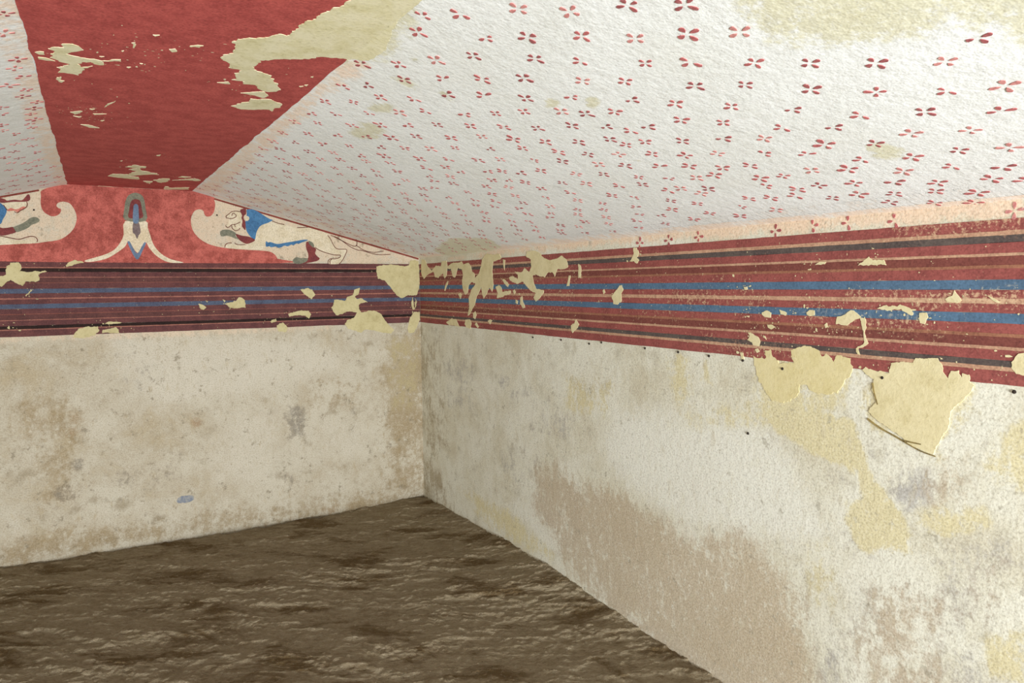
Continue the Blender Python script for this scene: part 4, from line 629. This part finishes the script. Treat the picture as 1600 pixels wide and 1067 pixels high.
def filler(name, a, b, spot):
    k = Mat(name)
    mid = k.noise(14, 4, 0.7); fine = k.noise(95, 3, 0.75, off=4)
    c = k.mix(k.step(mid, 0.36, 0.66), lin(a), lin(b))
    c = k.mix(k.math('MULTIPLY', k.step(mid, 0.58, 0.75), 0.4), c, lin(spot))
    c = k.mix(k.math('MULTIPLY', k.step(fine, 0.52, 0.75), 0.5), c, lin(spot))
    c = k.mix(k.math('MULTIPLY', k.step(fine, 0.45, 0.25), 0.35), c, lin([min(255, v*1.05+6) for v in a]))
    k.bump(fine, 0.22, 0.004)
    return k.color(c)
M_FILL = filler('mortar_fill', (224, 213, 172), (214, 202, 158), (182, 168, 120))
M_FILLB = filler('mortar_fill_dull', (186, 175, 134), (174, 162, 120), (140, 128, 86))
M_FILLY = filler('bare_yellow_plaster', (222, 210, 164), (214, 201, 150), (196, 180, 126))
M_FILLM = filler('bare_ceiling_plaster', (226, 219, 186), (214, 206, 164), (170, 160, 112))
k = Mat('iron_peg', 0.7); M_PEG = k.color(lin((44, 36, 30)))
k = Mat('blue_mark'); M_MARK = k.color(k.mix(k.step(k.noise(60), .4, .65), lin((116, 122, 132)), lin((150, 148, 142))))

def stone():
    k = Mat('tufa_floor', 0.95, 0.1)
    n1 = k.n.new('ShaderNodeMapping'); k.l.new(k.pos, n1.inputs[0]); n1.inputs['Rotation'].default_value = (0, 0, YAW)
    n2 = k.n.new('ShaderNodeMapping'); k.l.new(n1.outputs[0], n2.inputs[0]); n2.inputs['Scale'].default_value = (1, 2.6, 1)
    v = n2.outputs[0]
    big = k.noise(1.9, 5, 0.68, v, 0.5); mid = k.noise(11, 4, 0.7, v); fine = k.noise(52, 4, 0.75, v)
    c = k.mix(k.step(mid, 0.36, 0.66), lin((158, 143, 116)), lin((182, 168, 142)))
    c = k.mix(k.math('MULTIPLY', k.step(big, 0.5, 0.62), 0.8), c, lin((106, 84, 50)))
    c = k.mix(k.math('MULTIPLY', k.step(mid, 0.56, 0.72), 0.6), c, lin((112, 90, 56)))
    c = k.mix(k.math('MULTIPLY', k.step(fine, 0.54, 0.74), 0.65), c, lin((206, 194, 172)))
    c = k.mix(k.math('MULTIPLY', k.step(fine, 0.46, 0.28), 0.6), c, lin((100, 80, 50)))
    k.bump(fine, 0.9, 0.02)
    return k.color(c)
M_FLOOR = stone()

# ------------------------------------------------------------------ the room
def floor_height(x, y):
    x = np.asarray(x, float); y = np.asarray(y, float)
    prof = np.interp(-y, [0, .25, 1.07, 1.67, 2.13, 2.7, 5.3], [-.008, .01, .055, .056, .034, .032, .03])
    w = np.exp(-np.maximum(-x, 0)/0.22)
    backp = np.interp(x, [-3.4, -2.38, -1.67, -1.2, -.69, 0], [.02, .006, -.012, -.02, -.015, -.008])
    wb = np.exp(-np.maximum(-y, 0)/0.25)
    z = 0.0*x+prof*w+backp*wb*(1-w)
    # hewn rock: low broken ridges running across the room
    ca, sa = math.cos(YAW), math.sin(YAW)
    u = x*ca-y*sa; v = x*sa+y*ca
    wu = u+0.05*fbm(u*6, v*6+40, 3); wv = v+0.04*fbm(u*6+70, v*6, 3)
    r1 = fbm(u*1.6+4, v*3.4+2, 3)
    ridge = 0; amp = 1.0; tot = 0
    for o in range(5):
        f = 2.0**o
        ridge = ridge+amp*(1-np.abs(vnoise(wu*4.5*f+13*o, wv*13*f+5*o)*2-1))**2; tot += amp; amp *= 0.7
    ridge = ridge/tot
    r3 = fbm(u*40, v*60, 3, 0.7)
    fade = 1+0.25*np.exp(-np.minimum(np.maximum(-x, 0), np.maximum(-y, 0))/0.03)
    return z+(r1*0.014+(ridge-0.45)*0.022+r3*0.005)*fade
us = np.linspace(W_LEFT-0.03, 0.03, 560)
vs = np.concatenate([np.linspace(Y_FRONT, -3.25, 90)[:-1], np.linspace(-3.25, 0.03, 600)])
U, V = np.meshgrid(us, vs, indexing='ij')
Z = floor_height(U, V)
me = bpy.data.meshes.new('floor')
idx = np.arange(U.size).reshape(U.shape)
quads = np.stack([idx[:-1, :-1], idx[1:, :-1], idx[1:, 1:], idx[:-1, 1:]], -1).reshape(-1, 4)
me.from_pydata(np.stack([U, V, Z], -1).reshape(-1, 3).tolist(), [], quads.tolist())
me.polygons.foreach_set('use_smooth', np.ones(len(me.polygons), bool))
floor = tag(link('floor', me, None, M_FLOOR), 'uneven brown hewn rock floor of the chamber', 'floor', 'structure')

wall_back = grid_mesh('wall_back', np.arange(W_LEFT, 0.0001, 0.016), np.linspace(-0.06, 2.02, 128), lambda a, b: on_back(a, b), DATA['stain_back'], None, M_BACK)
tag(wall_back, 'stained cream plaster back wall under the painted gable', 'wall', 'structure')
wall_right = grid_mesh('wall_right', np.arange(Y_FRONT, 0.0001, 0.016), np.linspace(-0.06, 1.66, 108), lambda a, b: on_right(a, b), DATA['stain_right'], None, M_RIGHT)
for pl in wall_right.data.polygons: pl.flip()
tag(wall_right, 'long plaster wall with yellow and brown patches below a striped band', 'wall', 'structure')
wall_left = grid_mesh('wall_left', np.arange(Y_FRONT, 0.0001, 0.05), np.linspace(-0.06, 1.66, 30), lambda a, b: (W_LEFT, a, b), (), None, M_RIGHT)
tag(wall_left, 'plain plaster wall on the far side from the yellow stains', 'wall', 'structure')
LEN = math.hypot(1.384, Z_BEAM-Z_WALL)
def slope_r(y, s):
    l = math.hypot(edge_right(y), Z_BEAM-Z_WALL)
    return on_slope_right(y, min(s, LEN)*l/LEN if s > 1.3 else s)
ceiling_right = grid_mesh('ceiling_right', np.arange(Y_FRONT, 0.0001, 0.016), np.append(np.arange(0, 1.3, 0.016), np.linspace(1.3, LEN, 8)), lambda y, s: slope_r(y, s), DATA['stain_ceiling']+[('p', 60, .85, [(-5200, 1375), (0, 1375), (0, 1500), (-5200, 1500)])], None, M_CEIL)
tag(ceiling_right, 'white sloping ceiling dotted with small red four-petal flowers', 'ceiling', 'structure')
ceiling_left = grid_mesh('ceiling_left', np.arange(Y_FRONT, 0.0001, 0.05), np.linspace(0, 1.435, 40), lambda y, s: on_slope_left(y, s),
    [('p', 40, .9, [(-5200, -20), (0, -20), (0, 45), (-5200, 45)])], None, M_CEIL)
tag(ceiling_left, 'narrow glimpse of white flowered ceiling beyond the red beam', 'ceiling', 'structure')

# red ridge beam painted flat between the slopes
ys = np.arange(Y_FRONT, 0.0001, 0.01)
er = np.array([edge_right(y) for y in ys])+0.006*fbm(ys*9, ys*0+3, 4, 0.6)
el = np.array([edge_left(y) for y in ys])+0.006*fbm(ys*9, ys*0+8, 4, 0.6)
cols = 7
vsx = []
for i, y in enumerate(ys):
    for c_ in range(cols):
        x = el[i]+(er[i]-el[i])*c_/(cols-1)
        vsx.append((x, y, Z_BEAM-0.0012))
fs = [(i*cols+c_, i*cols+c_+1, (i+1)*cols+c_+1, (i+1)*cols+c_) for i in range(len(ys)-1) for c_ in range(cols-1)]
ceiling_beam = grid_mesh('ceiling_beam', np.arange(Y_FRONT, 0.0001, 0.05), np.linspace(0, 1, 12), lambda y, t: (edge_left(y)-.004+(edge_right(y)-edge_left(y)+.008)*t, y, Z_BEAM), (), None, M_CEIL)
me = bpy.data.meshes.new('red_ground'); me.from_pydata(vsx, [], fs)
link('red_ground', me, ceiling_beam, M_BEAM)
tag(ceiling_beam, 'wide flat ridge beam painted dark red with flaking patches', 'beam', 'structure')

# ------------------------------------------------------------------ striped band
BAND = [('red', 1594, 1566.5), ('pale', 1566.5, 1556), ('black', 1556, 1539), ('red', 1539, 1514.5), ('pale', 1514.5, 1507.5), ('darkred', 1507.5, 1486),
        ('faint', 1486, 1478.5), ('red', 1478.5, 1452), ('blue', 1452, 1428), ('red', 1428, 1407), ('pale', 1407, 1394.5), ('red', 1394.5, 1372.5),
        ('blue', 1372.5, 1348.5), ('red', 1348.5, 1324.5), ('faint', 1324.5, 1316), ('darkred', 1316, 1293.5), ('pale', 1293.5, 1285.5), ('red', 1285.5, 1260.5),
        ('black', 1260.5, 1245.5), ('pale', 1245.5, 1235.5), ('red', 1235.5, 1204)]
STRIPE_WORD = {'red': 'red painted stripe', 'pale': 'thin pale stripe', 'black': 'charcoal painted stripe', 'darkred': 'dark red painted stripe', 'faint': 'faint thin stripe', 'blue': 'blue painted stripe'}
def stripes(wall, surf, a0, mats, thin, wear):
    n = int(-a0/0.012)
    a = np.linspace(a0, -0.0015, n+1)
    for j, (kd, t, b) in enumerate(BAND):
        if kd in ('pale', 'faint'):
            c_ = (t+b)/2; hw = (t-b)/2*thin; t, b = c_+hw, c_-hw
            h = 0.0012
        else:
            # paint runs on under the thin lines beside it
            if j and BAND[j-1][0] in ('pale', 'faint'): t = BAND[j-1][1]-(BAND[j-1][1]-BAND[j-1][2])*0.45
            if j < len(BAND)-1 and BAND[j+1][0] in ('pale', 'faint'): b = BAND[j+1][2]+(BAND[j+1][1]-BAND[j+1][2])*0.45
            h = 0.0008
        et = t+1.0*fbm(a*22+j*7.7, a*0+j, 4, 0.6); eb = b+1.0*fbm(a*22+j*7.7+40, a*0+j, 4, 0.6)
        if j == len(BAND)-1: eb += 2.0*fbm(a*6+5, a*0, 3)
        rows = 3
        vv = []; 
        for i in range(n+1):
            for r_ in range(rows):
                z = (et[i]+(eb[i]-et[i])*r_/(rows-1))/1000
                vv.append(surf(a[i], z, h))
        ff = [(i*rows+r_, i*rows+r_+1, (i+1)*rows+r_+1, (i+1)*rows+r_) for i in range(n) for r_ in range(rows-1)]
        me = bpy.data.meshes.new('painted_stripe'); me.from_pydata(vv, [], ff)
        A_ = np.repeat(a*1000, rows); B_ = np.array([0.0]*len(A_))
        B_ = np.stack([et, (et+eb)/2, eb], -1).ravel()
        w = np.zeros(len(A_))
        for soft, s, poly in wear: w = np.maximum(w, s*sdf_mask(A_, B_, poly, soft))
        at = me.attributes.new('wear', 'FLOAT', 'POINT'); at.data.foreach_set('value', w.astype(np.float32))
        tag(link('painted_stripe', me, wall, mats[kd]), STRIPE_WORD[kd])
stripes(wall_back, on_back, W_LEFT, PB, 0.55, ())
stripes(wall_right, on_right, Y_FRONT, PR, 1.0, DATA['wear_right'])

# ------------------------------------------------------------------ gable painting on the back wall
def line_of_gable(x):
    return Z_BEAM-(x-edge_right(0))/(0-edge_right(0))*(Z_BEAM-Z_WALL)
sheet('gable_border', ribbon([(-1268, line_of_gable(-1.268)*1000-8), (-1000, line_of_gable(-1.0)*1000-8), (-600, line_of_gable(-.6)*1000-8), (-300, line_of_gable(-.3)*1000-8), (-6, line_of_gable(0)*1000-7)], 11, 12), on_back, 0.0002, 0.0012, wall_back, P['border'])
def line_left(x):
    return Z_BEAM-(edge_left(0)-x)/(edge_left(0)-W_LEFT)*(Z_BEAM-Z_WALL)
sheet('gable_border', ribbon([(-2110, line_left(-2.11)*1000-6), (-2280, line_left(-2.28)*1000-6), (-2800, line_left(-2.8)*1000-5), (-3350, line_left(-3.35)*1000-4)], 10, 11), on_back, 0.0002, 0.0012, wall_back, P['border'])

def empty(name, loc):
    o = bpy.data.objects.new(name, None); o.empty_display_size = 0.05
    COL.objects.link(o); o.location = loc
    return o
def own(o, parent):
    """parent a mesh built in room coordinates to an Empty without moving it"""
    o.parent = parent
    o.matrix_parent_inverse = Matrix.Translation(parent.location).inverted()
    return o

support = empty('painted_gable_support', (-1.667, 0, 1.594))
tag(support, 'red painted support with curling volutes in the middle of the gable', 'painting')
own(sheet('red_field', ragged(smooth_poly(DATA['support'], True, 4), 6, 1.2), on_back, 0.0, 0.0012, None, M_GRED), support)
MOT = DATA['motif']
for nm, key, mt, h in [('wing', 'wings', 'white', .002), ('chevron', 'chevron', 'bluegrey', .0026), ('arch', 'arch', 'green', .0022), ('inner_arch', 'inner', 'maroon', .0027), ('tongue', 'tongue', 'bluegrey', .0032), ('drop', 'drop', 'grey', .0027)]:
    own(sheet(nm, smooth_poly(MOT[key], True, 3), on_back, 0.001, h, None, P[mt]), support)

LION_PARTS = [('body', 'cream', .0010), ('face', 'cream', .0012), ('mane', 'blue', .0018), ('collar', 'maroon', .0022), ('ear', 'cream', .0024), ('foreleg', 'maroon', .0018), ('paw', 'green', .0021),
              ('belly_fringe', 'blue', .0018), ('hind_leg', 'maroon', .0020), ('thigh', 'green', .0024), ('hind_paw', 'green', .0024)]
def lion(name, label, loc, shapes, override):
    root = empty(name, loc)
    tag(root, label, 'painting', group='lions of the gable')
    for nm, mt, h in LION_PARTS:
        if nm in shapes:
            own(sheet(nm, smooth_poly(shapes[nm], True, 3), on_back, 0.0, h, None, P[mt]), root)
    if 'lips' in shapes: own(sheet('lips', smooth_poly(shapes['lips'], True, 3), on_back, 0.0, .0022, None, P['pink']), root)
    for st_ in shapes['strokes']: own(sheet('outline_stroke', ribbon(st_, 4.2), on_back, 0.0005, 0.0028, None, P['line']), root)
    for st_ in shapes['tail']: own(sheet('tail_stroke', ribbon(st_, 4.2), on_back, 0.0005, 0.0026, None, P['line']), root)
    return root
LA = DATA['lion']
lion('painted_lion', 'painted crouching lion with blue mane facing left, beside the ceiling corner', (-0.9, 0, 1.6), LA, None)
mir = lambda pts: [(2*-1672-a, b) for a, b in pts][::-1]
LB = {k_: mir(v_) for k_, v_ in LA.items() if k_ in ('body', 'belly_fringe', 'hind_leg', 'thigh', 'hind_paw')}
LB['strokes'] = [mir(s) for s in LA['strokes'][8:]]; LB['tail'] = [mir(s) for s in LA['tail']]
for k_ in ('collar', 'mane', 'paw', 'foreleg', 'face', 'lips'): LB[k_] = DATA['lion2'][k_]
LB['strokes'] += DATA['lion2']['strokes']
lion('painted_lion', 'painted lion cut off by the picture edge, grey paw raised towards the red volute', (-2.45, 0, 1.6), LB, None)

# ------------------------------------------------------------------ mortar fills and bare patches
for i, q in enumerate(DATA['patch_back']):
    sheet('mortar_patch', ragged(q, 3.5, 5.0, 1/13, i*3.3), on_back, 0.0, 0.0025, wall_back, M_FILLB)
for i, q in enumerate(DATA['patch_right']):
    a_ = np.array(q); span = max(a_.max(0)-a_.min(0))
    big = span > 330 and a_[:, 1].min() < 1190
    sheet('bare_patch' if big else 'mortar_patch', ragged(q, 3.5, 9.0 if big else (5.0 if span > 60 else 2.6), 1/13, i*2.1), on_right, 0.0, 0.0013 if big else 0.0022, wall_right, M_FILLY if big else M_FILL)
for i, q in enumerate(DATA['patch_beam']):
    a_ = np.array(q); span = max(a_.max(0)-a_.min(0))
    sheet('bare_patch', ragged(q, 4, 9 if span > 100 else 4, 1/14, i*1.9), on_beam, 0.001, 0.0024, ceiling_beam, M_FILLM)
sheet('bare_patch', ragged(DATA['patch_slope'], 5, 7, 1/22, 4.4), on_slope_right, 0.0, 0.0012, ceiling_right, M_FILLM)
sheet('blue_mark', ragged([(DATA['mark'][0][0]+46*math.cos(t), DATA['mark'][0][1]+24*math.sin(t)) for t in np.linspace(0, 6.283, 16)[:-1]], 6, 7, 1/30), on_back, 0.0, 0.001, wall_back, M_MARK)

# pinprick paint losses scattered through the bands and the beam
def flecks(parent, surf, mat, h, spots, seed):
    rg = random.Random(seed); v = []; f = []
    for a, b, r in spots:
        k_ = rg.randint(5, 8); n0 = len(v); t0 = rg.random()*6
        el_ = rg.uniform(.5, 1.6)
        for j in range(k_):
            t = t0+6.2832*j/k_; rr = r*rg.uniform(.45, 1.25)
            v.append(surf((a+rr*el_*math.cos(t))/1000, (b+rr/el_*math.sin(t))/1000, h))
        f.append(list(range(n0, n0+k_)))
    me = bpy.data.meshes.new('paint_flecks'); me.from_pydata(v, [], f)
    o = link('paint_flecks', me, parent, mat); o['kind'] = 'stuff'
def near(patches, n, spread, lo, hi, seed):
    rg = random.Random(seed); out = []
    for _ in range(n):
        q = rg.choice(patches); p_ = rg.choice(q)
        a, b = p_[0]+rg.gauss(0, spread), p_[1]+rg.gauss(0, spread*.6)
        if lo[0] < a < hi[0] and lo[1] < b < hi[1]: out.append((a, b, rg.uniform(1.2, 3.0)*(2 if rg.random() < .12 else 1)))
    return out
rg0 = random.Random(3)
flecks(wall_right, on_right, M_FILL, 0.0017, near(DATA['patch_right'], 420, 38, (-4200, 1206), (-8, 1592), 1)+[(rg0.uniform(-4000, -10), rg0.uniform(1206, 1592), rg0.uniform(1.0, 2.4)) for _ in range(420)], 5)
flecks(wall_back, on_back, M_FILLB, 0.0017, near(DATA['patch_back'], 160, 38, (-3000, 1206), (-8, 1592), 2)+[(rg0.uniform(-3000, -10), rg0.uniform(1206, 1592), rg0.uniform(1.0, 2.4)) for _ in range(160)], 6)
flecks(ceiling_beam, on_beam, M_FILLM, 0.0017, near(DATA['patch_beam'], 240, 45, (-1940, -3000), (-1400, -30), 4), 7)
M_CRACK = paint('crack_edge', (160, 140, 88), (120, 104, 66), (190, 170, 120), 0.3)
for q in DATA['cracks']: sheet('crack', ribbon(q, 5.5, 3.0), on_right, 0.001, 0.0026, wall_right, M_CRACK)
# iron pegs left in the plaster
bm = bmesh.new(); bmesh.ops.create_uvsphere(bm, u_segments=8, v_segments=5, radius=0.0048)
peg = bpy.data.meshes.new('iron_peg'); bm.to_mesh(peg); bm.free(); peg.materials.append(M_PEG)
for a_, b_ in DATA['pegs_right']: link('iron_peg', peg, wall_right).location = on_right(a_/1000, b_/1000, 0.001)
for a_, b_ in DATA['pegs_back']: link('iron_peg', peg, wall_back).location = on_back(a_/1000, b_/1000, 0.001)

# ------------------------------------------------------------------ painted flowers
rnd = random.Random(11)
def petals(rg, size):
    """outlines of the four petals of one flower, in its own plane"""
    out = []
    for q in range(4):
        if rg.random() < 0.05: continue
        ang = q*math.pi/2+rg.uniform(-.2, .2); L_ = size*rg.uniform(.82, 1.12); w = size*rg.uniform(.18, .26); r0 = size*rg.uniform(.2, .32)
        prof = [(r0, 0), (r0+L_*.25, w*.75), (r0+L_*.6, w), (L_, w*.55), (L_*1.04, 0), (L_, -w*.55), (r0+L_*.6, -w), (r0+L_*.25, -w*.75)]
        out.append([(x*math.cos(ang)-y*math.sin(ang), x*math.sin(ang)+y*math.cos(ang)) for x, y in prof])
    return out
def flower_mesh(name, rg, size, mat):
    v = []; f = []
    for p_ in petals(rg, size):
        n0 = len(v); k_ = len(p_)
        v += [(x, y, 0.0012) for x, y in p_]+[(x, y, 0.0) for x, y in p_]
        f.append(list(range(n0, n0+k_)))
        f += [[n0+i, n0+i+k_, n0+(i+1) % k_+k_, n0+(i+1) % k_] for i in range(k_)]
    me = bpy.data.meshes.new(name); me.from_pydata(v, [], f); me.materials.append(mat)
    return me
FSIZE = 0.0215
VAR = [flower_mesh('painted_flower', random.Random(100+i), FSIZE*(0.9+0.04*(i % 6)), M_FLOWER[(0, 0, 1, 0, 2, 0, 1, 2, 0, 1, 0, 0)[i % 12]]) for i in range(24)]
def frame(surf, a, b, rot):
    o = Vector(surf(a, b, 0.0)); x = (Vector(surf(a+1e-3, b, 0))-o).normalized(); n = (Vector(surf(a, b, 1e-3))-o).normalized()
    y = n.cross(x).normalized(); x = y.cross(n)
    M = Matrix((x, y, n)).transposed().to_4x4(); M.translation = o
    return M @ Matrix.Rotation(rot, 4, 'Z')
def put_flower(parent, surf, a, b):
    o = link('painted_flower', VAR[rnd.randrange(24)], parent)
    o.matrix_world = frame(surf, a, b, rnd.gauss(0.0, 0.16)) @ Matrix.Scale(rnd.uniform(.88, 1.12), 4)
def flower_mass(name, parent, surf, pts):
    v = []; f = []
    for a, b in pts:
        M = frame(surf, a/1000, b/1000, rnd.gauss(0, .16))
        for p_ in petals(rnd, FSIZE*rnd.uniform(.9, 1.1)):
            n0 = len(v); k_ = len(p_)
            v += [tuple(M @ Vector((x, y, .0012))) for x, y in p_]+[tuple(M @ Vector((x, y, 0))) for x, y in p_]
            f.append(list(range(n0, n0+k_)))
            f += [[n0+i, n0+i+k_, n0+(i+1) % k_+k_, n0+(i+1) % k_] for i in range(k_)]
    me = bpy.data.meshes.new(name); me.from_pydata(v, [], f)
    o = link(name, me, parent, M_FLOWER[3]); o['kind'] = 'stuff'
    return o
for a, b in DATA['flowers_near']: put_flower(ceiling_right, on_slope_right, a/1000, b/1000)
flower_mass('distant_flowers', ceiling_right, on_slope_right, DATA['flowers_far'])
for a, b in DATA['flowers_left']: put_flower(ceiling_left, on_slope_left, a/1000, b/1000)
flower_mass('distant_flowers', ceiling_left, on_slope_left, DATA['flowers_left_far'])
for a, b in DATA['wallflowers']: put_flower(wall_right, on_right, a/1000, b/1000)
